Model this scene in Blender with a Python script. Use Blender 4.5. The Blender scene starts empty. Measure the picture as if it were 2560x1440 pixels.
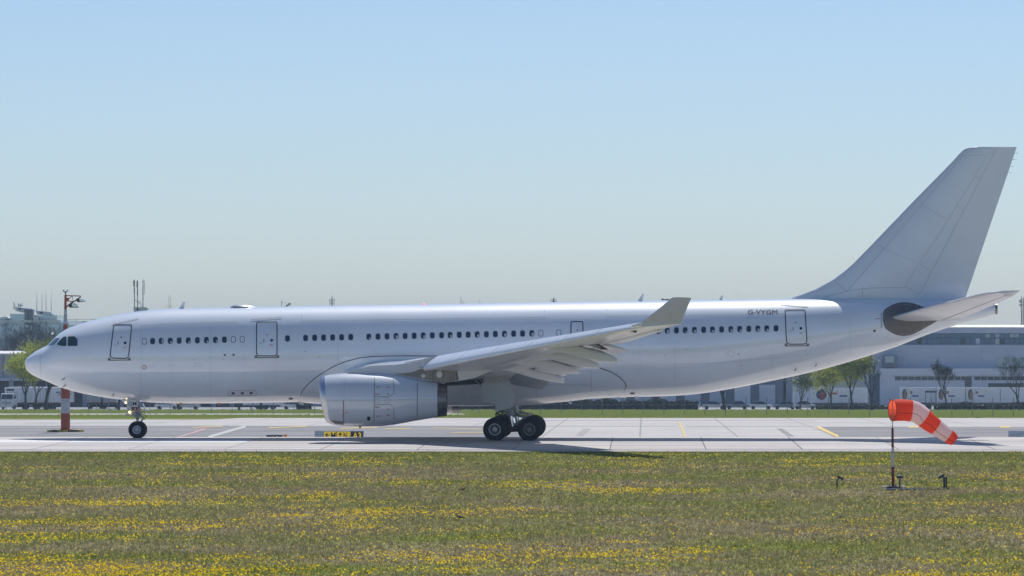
import bpy, math, random
import numpy as np
from mathutils import Vector, Matrix

random.seed(7)
RNG = np.random.default_rng(11)
SC = bpy.context.scene
COL = SC.collection

# ------------------------------------------------------------------ camera
# pixel (2560 x 1440 photograph) + depth Y -> metres.  Y = 0 is the aeroplane's centreline.
F, D0, H, XC, XV, YH = 10972.0, 260.0, 5.0, 7.87, 1612.0, 885.0


def at(x, y, Y):
    x, y, Y = float(x), float(y), float(Y)
    D = D0 + Y
    return Vector((XC + (x - XV) * D / F, Y, H + (YH - y) * D / F))


def pxx(X, Y):
    return XV + (X - XC) * F / (D0 + Y)


cam = bpy.data.cameras.new('camera')
cam.sensor_width = 36.0
cam.lens = F / 2560 * 36.0
cam.shift_x = (1280 - XV) / 2560
cam.shift_y = (YH - 720) / 2560
cam.clip_start = 1.0
cam.clip_end = 9000
cam.dof.use_dof = True
cam.dof.focus_distance = D0 - 3
cam.dof.aperture_fstop = 3.2
cam_o = bpy.data.objects.new('camera', cam)
cam_o.location = (XC, -D0, H)
cam_o.rotation_euler = (math.radians(90), 0, 0)
COL.objects.link(cam_o)
SC.camera = cam_o

# ------------------------------------------------------------------ light
TO_SUN = Vector((0.12, 0.72, 1.0)).normalized()
ELEV = math.asin(TO_SUN.z)
world = bpy.data.worlds.new('World')
SC.world = world
world.use_nodes = True
wn = world.node_tree
for n in list(wn.nodes):
    wn.nodes.remove(n)
sky = wn.nodes.new('ShaderNodeTexSky')
sky.sky_type = 'NISHITA'
sky.sun_disc = False
sky.sun_elevation = ELEV
sky.sun_rotation = math.atan2(TO_SUN.x, TO_SUN.y)
sky.altitude = 0
sky.air_density = 0.8
sky.dust_density = 0.5
sky.ozone_density = 6.0
bg = wn.nodes.new('ShaderNodeBackground')
bg.inputs['Strength'].default_value = 0.0895
wo = wn.nodes.new('ShaderNodeOutputWorld')
wb = wn.nodes.new('ShaderNodeVectorMath')       # white balance of the sky as a whole
wb.operation = 'MULTIPLY'
wb.inputs[1].default_value = (1.0, 1.015, 1.035)
wn.links.new(sky.outputs[0], wb.inputs[0])
wn.links.new(wb.outputs[0], bg.inputs['Color'])
wn.links.new(bg.outputs[0], wo.inputs['Surface'])

sun = bpy.data.lights.new('sun', 'SUN')
sun.energy = 3.75
sun.angle = math.radians(0.53)
sun.color = (1.0, 0.965, 0.915)
sun_o = bpy.data.objects.new('sun', sun)
sun_o.rotation_euler = (-TO_SUN).to_track_quat('-Z', 'Y').to_euler()
sun_o.location = (0, 0, 80)
COL.objects.link(sun_o)

SC.view_settings.view_transform = 'Standard'
SC.view_settings.look = 'None'
SC.view_settings.gamma = 1.0
SC.view_settings.exposure = 0.14
SC.view_settings.use_curve_mapping = False
SC.render.engine = 'CYCLES'
SC.cycles.use_denoising = True
SC.cycles.max_bounces = 6
SC.cycles.diffuse_bounces = 3
SC.cycles.glossy_bounces = 3
SC.cycles.transmission_bounces = 4
SC.cycles.transparent_max_bounces = 6
SC.cycles.volume_bounces = 0
SC.render.film_transparent = False


# ------------------------------------------------------------------ materials
MATS = {}


def mat(name, col, rough=0.5, metal=0.0, coat=0.0, var=0.0, vscale=1.0, bump=0.0, bscale=20.0,
        col2=None, stretch=(1, 1, 1), emit=None, spec=0.5, transl=0.0, detail=4.0):
    m = bpy.data.materials.new(name)
    m.use_nodes = True
    nt = m.node_tree
    b = nt.nodes['Principled BSDF']
    b.inputs['Base Color'].default_value = (*col, 1)
    b.inputs['Roughness'].default_value = rough
    b.inputs['Metallic'].default_value = metal
    b.inputs['Specular IOR Level'].default_value = spec
    b.inputs['Coat Weight'].default_value = coat
    b.inputs['Coat Roughness'].default_value = 0.08
    b.inputs['Coat IOR'].default_value = 1.8
    geo = mp = None
    if var or bump or col2:
        geo = nt.nodes.new('ShaderNodeNewGeometry')
        mp = nt.nodes.new('ShaderNodeMapping')
        mp.inputs['Scale'].default_value = stretch
        nt.links.new(geo.outputs['Position'], mp.inputs['Vector'])
    if var or col2:
        nz = nt.nodes.new('ShaderNodeTexNoise')
        nz.inputs['Scale'].default_value = vscale
        nz.inputs['Detail'].default_value = detail
        nt.links.new(mp.outputs[0], nz.inputs['Vector'])
        rp = nt.nodes.new('ShaderNodeValToRGB')
        if col2:
            a, c = col, col2
        else:
            a = tuple(max(0, v * (1 - var)) for v in col)
            c = tuple(min(1, v * (1 + var)) for v in col)
        rp.color_ramp.elements[0].position = 0.35
        rp.color_ramp.elements[1].position = 0.65
        rp.color_ramp.elements[0].color = (*a, 1)
        rp.color_ramp.elements[1].color = (*c, 1)
        nt.links.new(nz.outputs['Fac'], rp.inputs['Fac'])
        nt.links.new(rp.outputs['Color'], b.inputs['Base Color'])
    if bump:
        nb = nt.nodes.new('ShaderNodeTexNoise')
        nb.inputs['Scale'].default_value = bscale
        nb.inputs['Detail'].default_value = 3
        nt.links.new(mp.outputs[0], nb.inputs['Vector'])
        bp = nt.nodes.new('ShaderNodeBump')
        bp.inputs['Strength'].default_value = bump
        bp.inputs['Distance'].default_value = 0.05
        nt.links.new(nb.outputs['Fac'], bp.inputs['Height'])
        nt.links.new(bp.outputs[0], b.inputs['Normal'])
    if emit:
        b.inputs['Emission Color'].default_value = (*emit[0], 1)
        b.inputs['Emission Strength'].default_value = emit[1]
    if transl:
        out = nt.nodes['Material Output']
        tr = nt.nodes.new('ShaderNodeBsdfTranslucent')
        tr.inputs['Color'].default_value = (*col, 1)
        mx = nt.nodes.new('ShaderNodeMixShader')
        mx.inputs[0].default_value = transl
        nt.links.new(b.outputs[0], mx.inputs[1])
        nt.links.new(tr.outputs[0], mx.inputs[2])
        nt.links.new(mx.outputs[0], out.inputs['Surface'])
    MATS[name] = m
    return m


mat('white_paint', (0.83, 0.88, 0.93), 0.30, coat=1.0, var=0.045, vscale=0.55, stretch=(0.5, 1, 1.6), spec=0.45, bump=0.015, bscale=0.9, detail=7)
mat('wing_paint', (0.68, 0.69, 0.73), 0.38, coat=0.4, var=0.06, vscale=0.8, stretch=(0.6, 1.2, 1))
mat('winglet_tint', (0.70, 0.665, 0.86), 0.6, spec=0.2, var=0.04, vscale=1.0)  # violet tint offsets the green light bounced up from the grass
mat('door_shade_grey', (0.36, 0.41, 0.45), 0.4, coat=0.3, var=0.04, vscale=1.5)  # grey with shade put into it, for leg door and inboard flap
mat('slat_paint', (0.80, 0.83, 0.87), 0.3, coat=0.8, var=0.04, vscale=0.8)
mat('fin_paint', (0.76, 0.81, 0.875), 0.34, coat=0.7, var=0.018, vscale=0.7, detail=7)
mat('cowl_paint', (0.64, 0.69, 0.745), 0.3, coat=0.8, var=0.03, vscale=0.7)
mat('seam', (0.10, 0.11, 0.13), 0.7)
mat('fin_seam', (0.24, 0.26, 0.29), 0.7)
mat('faint_seam', (0.42, 0.44, 0.47), 0.6)
mat('door_line', (0.02, 0.022, 0.026), 0.6)
mat('pane', (0.024, 0.045, 0.075), 0.08, spec=0.7)
mat('cockpit_glass', (0.022, 0.062, 0.070), 0.04, spec=0.8)
mat('windscreen', (0.10, 0.19, 0.22), 0.05, spec=0.8)
mat('blind', (0.55, 0.57, 0.6), 0.6)
mat('window_rim', (0.30, 0.33, 0.36), 0.35, metal=0.6)
mat('bare_metal', (0.55, 0.55, 0.56), 0.28, metal=1.0, var=0.08, vscale=3)
mat('lip_metal', (0.66, 0.66, 0.68), 0.32, metal=1.0)
mat('dark_metal', (0.10, 0.10, 0.105), 0.45, metal=0.6, var=0.25, vscale=6)
mat('nozzle_metal', (0.20, 0.19, 0.185), 0.38, metal=0.9, var=0.3, vscale=3, stretch=(0.4, 2, 2))
mat('heat_metal', (0.23, 0.205, 0.19), 0.42, metal=0.7, var=0.22, vscale=2.5, stretch=(3, 1, 0.5))
mat('stab_rib', (0.12, 0.112, 0.105), 0.6)
mat('stab_seal', (0.17, 0.155, 0.142), 0.45, metal=0.3, var=0.15, vscale=2.0, stretch=(2, 1, 0.6))
mat('gear_grey', (0.34, 0.36, 0.38), 0.4, var=0.15, vscale=6)
mat('gear_dark', (0.035, 0.037, 0.042), 0.5, var=0.3, vscale=8)
mat('chrome', (0.8, 0.8, 0.82), 0.1, metal=1.0)
mat('tyre', (0.010, 0.010, 0.012), 0.8, var=0.2, vscale=4, spec=0.25)
mat('rim_white', (0.62, 0.64, 0.66), 0.35, var=0.06, vscale=10)
mat('rim_grey', (0.50, 0.52, 0.55), 0.4, var=0.1, vscale=10)
mat('rim_dark', (0.18, 0.18, 0.19), 0.45, var=0.2, vscale=10)
mat('black_print', (0.012, 0.013, 0.018), 0.5)
mat('red_print', (0.42, 0.03, 0.04), 0.5)
mat('maroon', (0.30, 0.008, 0.02), 0.45)
mat('sill_grey', (0.20, 0.20, 0.19), 0.5, metal=0.3)
mat('white_plate', (0.78, 0.78, 0.77), 0.4)
mat('red_lens', (0.6, 0.02, 0.01), 0.2, emit=((1, 0.03, 0.01), 1.5))
mat('amber_lamp', (0.9, 0.6, 0.3), 0.2, emit=((1.0, 0.62, 0.25), 6.0))
mat('red_nav', (0.8, 0.02, 0.02), 0.2, emit=((1, 0.03, 0.02), 4.0))
mat('intake_dark', (0.02, 0.02, 0.022), 0.6)
# airfield
mat('mast_red', (0.42, 0.085, 0.035), 0.65, var=0.12, vscale=3)
mat('mast_white', (0.55, 0.56, 0.57), 0.65, var=0.10, vscale=3)
mat('pole_red', (0.20, 0.012, 0.018), 0.4, var=0.15, vscale=6)
mat('pole_white', (0.62, 0.64, 0.66), 0.45, var=0.08, vscale=6)
mat('sock_red', (0.95, 0.13, 0.055), 0.7, transl=0.6, spec=0.2)
mat('sock_white', (0.90, 0.86, 0.90), 0.7, transl=0.55, spec=0.2)
mat('cord', (0.12, 0.03, 0.03), 0.7)
mat('lamp_metal', (0.05, 0.06, 0.07), 0.4, metal=0.4)
mat('lamp_glass', (0.45, 0.52, 0.58), 0.08, spec=0.8)
mat('polished', (0.7, 0.7, 0.7), 0.12, metal=1.0)
mat('sign_yellow', (0.78, 0.56, 0.012), 0.5, emit=((0.78, 0.52, 0.01), 0.22))
mat('sign_navy', (0.006, 0.012, 0.028), 0.45)
mat('sign_case', (0.34, 0.42, 0.50), 0.45, var=0.08, vscale=4)
mat('orange', (0.65, 0.20, 0.03), 0.45)
mat('kerb_yellow', (0.55, 0.45, 0.04), 0.7)
mat('kerb_black', (0.03, 0.035, 0.045), 0.7)
mat('pale_concrete', (0.50, 0.49, 0.47), 0.85, var=0.12, vscale=0.8)
mat('pale_seal', (0.24, 0.235, 0.23), 0.8)
mat('line_yellow', (0.70, 0.50, 0.12), 0.75, var=0.15, vscale=2)
mat('line_white', (0.70, 0.69, 0.66), 0.8, var=0.1, vscale=1)
mat('line_red', (0.62, 0.34, 0.34), 0.8, var=0.1, vscale=1)
# background
mat('fence_metal', (0.20, 0.23, 0.25), 0.5, metal=0.4)
mat('bark', (0.055, 0.046, 0.040), 0.9, var=0.3, vscale=3)
mat('bark_grey', (0.085, 0.075, 0.070), 0.9, var=0.3, vscale=3)
mat('leaf_fresh', (0.36, 0.40, 0.03), 0.6, transl=0.55, col2=(0.52, 0.53, 0.05), vscale=0.7, spec=0.2)
mat('leaf_olive', (0.17, 0.21, 0.03), 0.6, transl=0.5, col2=(0.27, 0.29, 0.045), vscale=0.7, spec=0.2)
mat('leaf_dark', (0.03, 0.045, 0.022), 0.6, transl=0.2, col2=(0.05, 0.065, 0.03), vscale=0.8)
mat('twig_brown', (0.10, 0.075, 0.05), 0.9, var=0.3, vscale=2)
mat('clad_grey', (0.56, 0.60, 0.67), 0.6, var=0.05, vscale=0.3, stretch=(1, 1, 6))
mat('clad_pale', (0.74, 0.76, 0.79), 0.6, var=0.05, vscale=0.4)
mat('clad_pale2', (0.60, 0.64, 0.70), 0.6, var=0.05, vscale=0.4)
mat('clad_dark', (0.14, 0.17, 0.22), 0.5)
mat('brick_wall', (0.40, 0.42, 0.46), 0.8, var=0.12, vscale=1.2, stretch=(0.3, 1, 4))
mat('glass_blue', (0.29, 0.41, 0.52), 0.1, metal=0.85)
mat('glass_office', (0.10, 0.17, 0.25), 0.15, metal=0.4, spec=0.7)
mat('glass_teal', (0.40, 0.50, 0.57), 0.1, metal=0.85)
mat('glass_pale', (0.34, 0.40, 0.45), 0.2, metal=0.6)
mat('glass_dark', (0.02, 0.03, 0.045), 0.12, spec=0.7)
mat('roof_white', (0.78, 0.78, 0.78), 0.6)
mat('steel_white', (0.62, 0.64, 0.66), 0.5)
mat('steel_dark', (0.05, 0.07, 0.08), 0.6)
mat('antenna_green', (0.05, 0.085, 0.085), 0.6)
mat('far_steel', (0.20, 0.25, 0.27), 0.6)
mat('truck_white', (0.82, 0.83, 0.84), 0.35, var=0.05, vscale=0.8)
mat('truck_grey', (0.40, 0.42, 0.44), 0.5)
mat('truck_dark', (0.022, 0.026, 0.032), 0.6)
mat('truck_glass', (0.03, 0.05, 0.07), 0.08, spec=0.8)
mat('logo_navy', (0.03, 0.04, 0.12), 0.5)
mat('logo_red', (0.35, 0.05, 0.05), 0.5)
mat('logo_orange', (0.55, 0.20, 0.05), 0.5)
mat('logo_blue', (0.08, 0.10, 0.25), 0.5)
mat('logo_gold', (0.35, 0.22, 0.08), 0.5)
mat('car_silver', (0.42, 0.44, 0.47), 0.25, metal=0.5, coat=0.5)
mat('car_blue', (0.10, 0.14, 0.22), 0.25, coat=0.6)
mat('car_white', (0.72, 0.73, 0.74), 0.25, coat=0.5)
mat('car_red', (0.30, 0.03, 0.03), 0.25, coat=0.5)
mat('bird_brown', (0.16, 0.11, 0.07), 0.8, var=0.35, vscale=25)
mat('bird_dark', (0.03, 0.028, 0.025), 0.7)
mat('dandelion', (1.0, 0.74, 0.015), 0.7, transl=0.5, spec=0.0)


def field_mat(name, greens, browns, vs=0.11, fine=1.6, brown_lo=0.35, brown_hi=0.58, transl=0.0):
    """grass: green and dry patches by position, plus fine variation"""
    m = bpy.data.materials.new(name)
    m.use_nodes = True
    nt = m.node_tree
    b = nt.nodes['Principled BSDF']
    b.inputs['Roughness'].default_value = 0.8
    b.inputs['Specular IOR Level'].default_value = 0.0
    geo = nt.nodes.new('ShaderNodeNewGeometry')
    n1 = nt.nodes.new('ShaderNodeTexNoise')
    n1.inputs['Scale'].default_value = vs
    n1.inputs['Detail'].default_value = 5
    n1.inputs['Roughness'].default_value = 0.6
    n2 = nt.nodes.new('ShaderNodeTexNoise')
    n2.inputs['Scale'].default_value = fine
    n2.inputs['Detail'].default_value = 6
    n2.inputs['Roughness'].default_value = 0.7
    for n in (n1, n2):
        nt.links.new(geo.outputs['Position'], n.inputs['Vector'])
    g = nt.nodes.new('ShaderNodeMix'); g.data_type = 'RGBA'
    g.inputs['A'].default_value = (*greens[0], 1)
    g.inputs['B'].default_value = (*greens[1], 1)
    nt.links.new(n2.outputs['Fac'], g.inputs['Factor'])
    d = nt.nodes.new('ShaderNodeMix'); d.data_type = 'RGBA'
    d.inputs['A'].default_value = (*browns[0], 1)
    d.inputs['B'].default_value = (*browns[1], 1)
    nt.links.new(n2.outputs['Fac'], d.inputs['Factor'])
    mr = nt.nodes.new('ShaderNodeMapRange')
    mr.inputs['From Min'].default_value = brown_lo
    mr.inputs['From Max'].default_value = brown_hi
    nt.links.new(n1.outputs['Fac'], mr.inputs['Value'])
    mx = nt.nodes.new('ShaderNodeMix'); mx.data_type = 'RGBA'
    # the damp strip along the paving stays green
    sp = nt.nodes.new('ShaderNodeSeparateXYZ')
    nt.links.new(geo.outputs['Position'], sp.inputs[0])
    st = nt.nodes.new('ShaderNodeMapRange')
    st.inputs['From Min'].default_value = -52
    st.inputs['From Max'].default_value = -30
    st.inputs['To Min'].default_value = 1.0
    st.inputs['To Max'].default_value = 0.15
    nt.links.new(sp.outputs['Y'], st.inputs['Value'])
    ml = nt.nodes.new('ShaderNodeMath'); ml.operation = 'MULTIPLY'
    nt.links.new(mr.outputs[0], ml.inputs[0])
    nt.links.new(st.outputs[0], ml.inputs[1])
    nt.links.new(ml.outputs[0], mx.inputs['Factor'])
    nt.links.new(g.outputs['Result'], mx.inputs['A'])
    nt.links.new(d.outputs['Result'], mx.inputs['B'])
    nt.links.new(mx.outputs['Result'], b.inputs['Base Color'])
    if transl:
        tr = nt.nodes.new('ShaderNodeBsdfTranslucent')
        nt.links.new(mx.outputs['Result'], tr.inputs['Color'])
        ms = nt.nodes.new('ShaderNodeMixShader')
        ms.inputs[0].default_value = transl
        nt.links.new(b.outputs[0], ms.inputs[1])
        nt.links.new(tr.outputs[0], ms.inputs[2])
        nt.links.new(ms.outputs[0], nt.nodes['Material Output'].inputs['Surface'])
    MATS[name] = m
    return m


GREENS = ((0.178, 0.205, 0.046), (0.285, 0.300, 0.090))
BROWNS = ((0.222, 0.198, 0.100), (0.365, 0.318, 0.190))
field_mat('grass_ground', GREENS, BROWNS)
field_mat('grass_blades', GREENS, BROWNS, transl=0.5)
field_mat('grass_verge', ((0.26, 0.315, 0.070), (0.36, 0.41, 0.11)), ((0.32, 0.345, 0.10), (0.41, 0.43, 0.15)), vs=0.05, fine=0.5, transl=0.4)


def slab_mat(name, base, joint_x=0, joint_y=0, streak=0.0, var=0.08, rand=0.0):
    """concrete / asphalt with blotches, long rubber streaks and distant joints"""
    m = bpy.data.materials.new(name)
    m.use_nodes = True
    nt = m.node_tree
    b = nt.nodes['Principled BSDF']
    b.inputs['Roughness'].default_value = 0.85
    b.inputs['Specular IOR Level'].default_value = 0.25
    geo = nt.nodes.new('ShaderNodeNewGeometry')
    cur = None
    for (sc, st, amp) in ((0.12, (1, 1, 1), var), (1.8, (1, 1, 1), var * 0.7), (0.35, (0.12, 2.2, 1), streak)):
        if not amp:
            continue
        mp = nt.nodes.new('ShaderNodeMapping')
        mp.inputs['Scale'].default_value = st
        nt.links.new(geo.outputs['Position'], mp.inputs['Vector'])
        nz = nt.nodes.new('ShaderNodeTexNoise')
        nz.inputs['Scale'].default_value = sc
        nz.inputs['Detail'].default_value = 5
        nt.links.new(mp.outputs[0], nz.inputs['Vector'])
        mr = nt.nodes.new('ShaderNodeMapRange')
        mr.inputs['From Min'].default_value = 0.3
        mr.inputs['From Max'].default_value = 0.7
        mr.inputs['To Min'].default_value = 1 - amp
        mr.inputs['To Max'].default_value = 1 + amp
        nt.links.new(nz.outputs['Fac'], mr.inputs['Value'])
        if cur is None:
            cur = mr.outputs[0]
        else:
            mu = nt.nodes.new('ShaderNodeMath'); mu.operation = 'MULTIPLY'
            nt.links.new(cur, mu.inputs[0])
            nt.links.new(mr.outputs[0], mu.inputs[1])
            cur = mu.outputs[0]
    if rand:
        oi = nt.nodes.new('ShaderNodeObjectInfo')
        mr = nt.nodes.new('ShaderNodeMapRange')
        mr.inputs['To Min'].default_value = 1 - rand
        mr.inputs['To Max'].default_value = 1 + rand
        nt.links.new(oi.outputs['Random'], mr.inputs['Value'])
        mu = nt.nodes.new('ShaderNodeMath'); mu.operation = 'MULTIPLY'
        nt.links.new(cur, mu.inputs[0])
        nt.links.new(mr.outputs[0], mu.inputs[1])
        cur = mu.outputs[0]
    if joint_x:
        sp = nt.nodes.new('ShaderNodeSeparateXYZ')
        nt.links.new(geo.outputs['Position'], sp.inputs[0])
        for ax, per in ((0, joint_x), (1, joint_y)):
            md = nt.nodes.new('ShaderNodeMath'); md.operation = 'PINGPONG'
            md.inputs[1].default_value = per / 2
            nt.links.new(sp.outputs[ax], md.inputs[0])
            gt = nt.nodes.new('ShaderNodeMapRange')
            gt.inputs['From Min'].default_value = 0.03
            gt.inputs['From Max'].default_value = 0.09
            gt.inputs['To Min'].default_value = 0.55
            gt.inputs['To Max'].default_value = 1.0
            nt.links.new(md.outputs[0], gt.inputs['Value'])
            mu = nt.nodes.new('ShaderNodeMath'); mu.operation = 'MULTIPLY'
            nt.links.new(cur, mu.inputs[0])
            nt.links.new(gt.outputs[0], mu.inputs[1])
            cur = mu.outputs[0]
    vm = nt.nodes.new('ShaderNodeVectorMath'); vm.operation = 'SCALE'
    vm.inputs[0].default_value = base
    nt.links.new(cur, vm.inputs['Scale'])
    nt.links.new(vm.outputs[0], b.inputs['Base Color'])
    MATS[name] = m
    return m


slab_mat('concrete_slab', (0.505, 0.472, 0.445), streak=0.20, rand=0.07)
slab_mat('concrete_fresh', (0.74, 0.73, 0.71), streak=0.03, var=0.04)
slab_mat('concrete_far', (0.515, 0.485, 0.465), joint_x=7.5, joint_y=7.5, streak=0.16)
slab_mat('asphalt', (0.245, 0.235, 0.237), streak=0.22, var=0.14)
slab_mat('joint_fill', (0.10, 0.10, 0.10))
slab_mat('yard_asphalt', (0.34, 0.335, 0.33))
slab_mat('shoulder', (0.40, 0.37, 0.35), streak=0.08)


# ------------------------------------------------------------------ mesh helpers
class MB:
    def __init__(self):
        self.v, self.f = [], []

    def add(self, v, f):
        o = len(self.v)
        self.v += [tuple(p) for p in v]
        self.f += [tuple(i + o for i in q) for q in f]
        return self

    def box(self, c, s, rz=0.0, rx=0.0, ry=0.0):
        M = Matrix.Rotation(rz, 3, 'Z') @ Matrix.Rotation(ry, 3, 'Y') @ Matrix.Rotation(rx, 3, 'X')
        c = Vector(c)
        v = [c + M @ Vector((sx * s[0] / 2, sy * s[1] / 2, sz * s[2] / 2))
             for sx in (-1, 1) for sy in (-1, 1) for sz in (-1, 1)]
        f = [(0, 1, 3, 2), (4, 6, 7, 5), (0, 4, 5, 1), (2, 3, 7, 6), (0, 2, 6, 4), (1, 5, 7, 3)]
        return self.add(v, f)

    def tube(self, pts, rad, n=8, cap=True):
        pts = [Vector(p) for p in pts]
        if not hasattr(rad, '__len__'):
            rad = [rad] * len(pts)
        rad = [float(r) for r in rad]
        rings = []
        for i, p in enumerate(pts):
            d = (pts[min(i + 1, len(pts) - 1)] - pts[max(i - 1, 0)])
            d = d.normalized() if d.length > 1e-9 else Vector((0, 0, 1))
            a = Vector((0, 0, 1)) if abs(d.z) < 0.9 else Vector((1, 0, 0))
            u = d.cross(a).normalized()
            w = d.cross(u)
            rings.append([p + rad[i] * (math.cos(2 * math.pi * k / n) * u + math.sin(2 * math.pi * k / n) * w)
                          for k in range(n)])
        return self.loft(rings, cap=cap)

    def loft(self, rings, cap=True, closed=True):
        n = len(rings[0])
        v = [p for r in rings for p in r]
        f = []
        for i in range(len(rings) - 1):
            for k in range(n if closed else n - 1):
                a, b = i * n + k, i * n + (k + 1) % n
                f.append((a, b, b + n, a + n))
        if cap:
            f.append(tuple(range(n))[::-1])
            f.append(tuple(range((len(rings) - 1) * n, len(rings) * n)))
        return self.add(v, f)

    def prism(self, poly, depth):
        """poly: list of Vector front face; depth: Vector to the back face"""
        n = len(poly)
        d = Vector(depth)
        v = [Vector(p) for p in poly] + [Vector(p) + d for p in poly]
        f = [tuple(range(n)), tuple(range(2 * n - 1, n - 1, -1))]
        f += [(i, i + n, (i + 1) % n + n, (i + 1) % n) for i in range(n)]
        return self.add(v, f)

    def lathe(self, prof, axis, c, n=32, cap=False):
        """prof: (offset along axis, radius)"""
        ax = Vector(axis).normalized()
        a = Vector((0, 0, 1)) if abs(ax.z) < 0.9 else Vector((1, 0, 0))
        u = ax.cross(a).normalized()
        w = ax.cross(u)
        c = Vector(c)
        prof = [(float(o), float(r)) for o, r in prof]
        rings = [[c + ax * o + r * (math.cos(2 * math.pi * k / n) * u + math.sin(2 * math.pi * k / n) * w)
                  for k in range(n)] for o, r in prof]
        return self.loft(rings, cap=cap)

    def sphere(self, c, r, n=10, m=6, sc=(1, 1, 1)):
        rings = []
        for i in range(1, m):
            t = math.pi * i / m
            rings.append([Vector(c) + Vector((r * sc[0] * math.sin(t) * math.cos(2 * math.pi * k / n),
                                              r * sc[1] * math.sin(t) * math.sin(2 * math.pi * k / n),
                                              r * sc[2] * math.cos(t))) for k in range(n)])
        o = len(self.v)
        self.loft(rings, cap=False)
        self.v += [tuple(Vector(c) + Vector((0, 0, r * sc[2]))), tuple(Vector(c) - Vector((0, 0, r * sc[2])))]
        top, bot = len(self.v) - 2, len(self.v) - 1
        for k in range(n):
            self.f.append((o + (k + 1) % n, o + k, top))
            b = o + (m - 2) * n
            self.f.append((b + k, b + (k + 1) % n, bot))
        return self


def obj(name, mb, material, parent=None, smooth=False, sharp=None, **props):
    me = bpy.data.meshes.new(name)
    me.from_pydata([tuple(p) for p in mb.v], [], mb.f)
    me.update()
    me.materials.append(MATS[material])
    if smooth:
        me.polygons.foreach_set('use_smooth', [True] * len(me.polygons))
        if sharp:
            me.set_sharp_from_angle(angle=math.radians(sharp))
    o = bpy.data.objects.new(name, me)
    COL.objects.link(o)
    put(o, parent)
    for k, v in props.items():
        o[k] = v
    return o


def put(o, parent):
    if parent is not None:
        o.parent = parent
        if parent.type == 'EMPTY':
            o.matrix_parent_inverse = Matrix.Translation(-parent.location)


def thing(name, loc, label, cat, group=None):
    o = bpy.data.objects.new(name, None)
    o.empty_display_size = 0.3
    o.location = loc
    COL.objects.link(o)
    o['label'] = label
    o['category'] = cat
    if group:
        o['group'] = group
    return o


def copy_tree(root, loc, label=None, group=None):
    """a thing whose parts were built round the origin of its own Empty"""
    r = root.copy()
    COL.objects.link(r)
    r.location = loc
    if label:
        r['label'] = label
    if group:
        r['group'] = group
    for ch in root.children:
        c = ch.copy()
        COL.objects.link(c)
        c.parent = r
        for g in ch.children:
            d = g.copy()
            COL.objects.link(d)
            d.parent = c
    return r


def text_geo(s, bold=0.0):
    cu = bpy.data.curves.new('t', 'FONT')
    cu.body = s
    cu.size = 1.0
    cu.offset = bold
    cu.resolution_u = 3
    to = bpy.data.objects.new('t', cu)
    COL.objects.link(to)
    bpy.context.view_layer.update()
    me = bpy.data.meshes.new_from_object(to.evaluated_get(bpy.context.evaluated_depsgraph_get()))
    v = [(p.co.x, p.co.y) for p in me.vertices]
    f = [tuple(p.vertices) for p in me.polygons]
    bpy.data.objects.remove(to)
    bpy.data.meshes.remove(me)
    xs = [p[0] for p in v]; ys = [p[1] for p in v]
    x0, x1, y0, y1 = min(xs), max(xs), min(ys), max(ys)
    return [((x - x0) / (x1 - x0), (y - y0) / (y1 - y0)) for x, y in v], f


def text_on(name, s, fn, x0, y0, x1, y1, material, parent, bold=0.02):
    """text filling the pixel box x0..x1, y0(top)..y1(bottom); fn(px, py) -> point"""
    v, f = text_geo(s, bold)
    mb = MB().add([fn(x0 + a * (x1 - x0), y1 - b * (y1 - y0)) for a, b in v], f)
    return obj(name, mb, material, parent)


def flat(Y):
    return lambda x, y: at(x, y, Y)


def rrect(x0, y0, x1, y1, r, n=4):
    pts = []
    for cx, cy, a0 in ((x1 - r, y0 + r, -90), (x1 - r, y1 - r, 0), (x0 + r, y1 - r, 90), (x0 + r, y0 + r, 180)):
        for k in range(n + 1):
            a = math.radians(a0 + 90 * k / n)
            pts.append((cx + r * math.cos(a), cy + r * math.sin(a)))
    return pts


def quad_round(q, r, n=4):
    """rounded corners for any convex polygon given in pixels"""
    out = []
    m = len(q)
    for i in range(m):
        p0, p, p1 = Vector(q[i - 1]), Vector(q[i]), Vector(q[(i + 1) % m])
        rr = r[i] if hasattr(r, '__len__') else r
        a = p + (p0 - p).normalized() * rr
        b = p + (p1 - p).normalized() * rr
        for k in range(n + 1):
            t = k / n
            out.append(tuple((1 - t) ** 2 * a + 2 * t * (1 - t) * p + t * t * b))
    return out


def ellipse(cx, cy, rx, ry, n=16):
    return [(cx + rx * math.cos(2 * math.pi * k / n), cy + ry * math.sin(2 * math.pi * k / n)) for k in range(n)]


def patch(mb, poly, fn, rings=(1.0, 0.66, 0.33)):
    """a sheet filling a star-shaped pixel polygon on a surface fn"""
    cx = sum(p[0] for p in poly) / len(poly)
    cy = sum(p[1] for p in poly) / len(poly)
    dense = []
    for i in range(len(poly)):                 # follow the curved skin along straight edges too
        a, b = Vector(poly[i]), Vector(poly[(i + 1) % len(poly)])
        k = max(1, int((b - a).length / 4.0))
        dense += [tuple(a.lerp(b, j / k)) for j in range(k)]
    poly = dense
    n = len(poly)
    v, f = [], []
    for s in rings:
        v += [fn(cx + (x - cx) * s, cy + (y - cy) * s) for x, y in poly]
    v.append(fn(cx, cy))
    for i in range(len(rings) - 1):
        for k in range(n):
            a, b = i * n + k, i * n + (k + 1) % n
            f.append((a, b, b + n, a + n))
    o = (len(rings) - 1) * n
    for k in range(n):
        f.append((o + k, o + (k + 1) % n, len(v) - 1))
    mb.add(v, f)
    return mb


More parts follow.
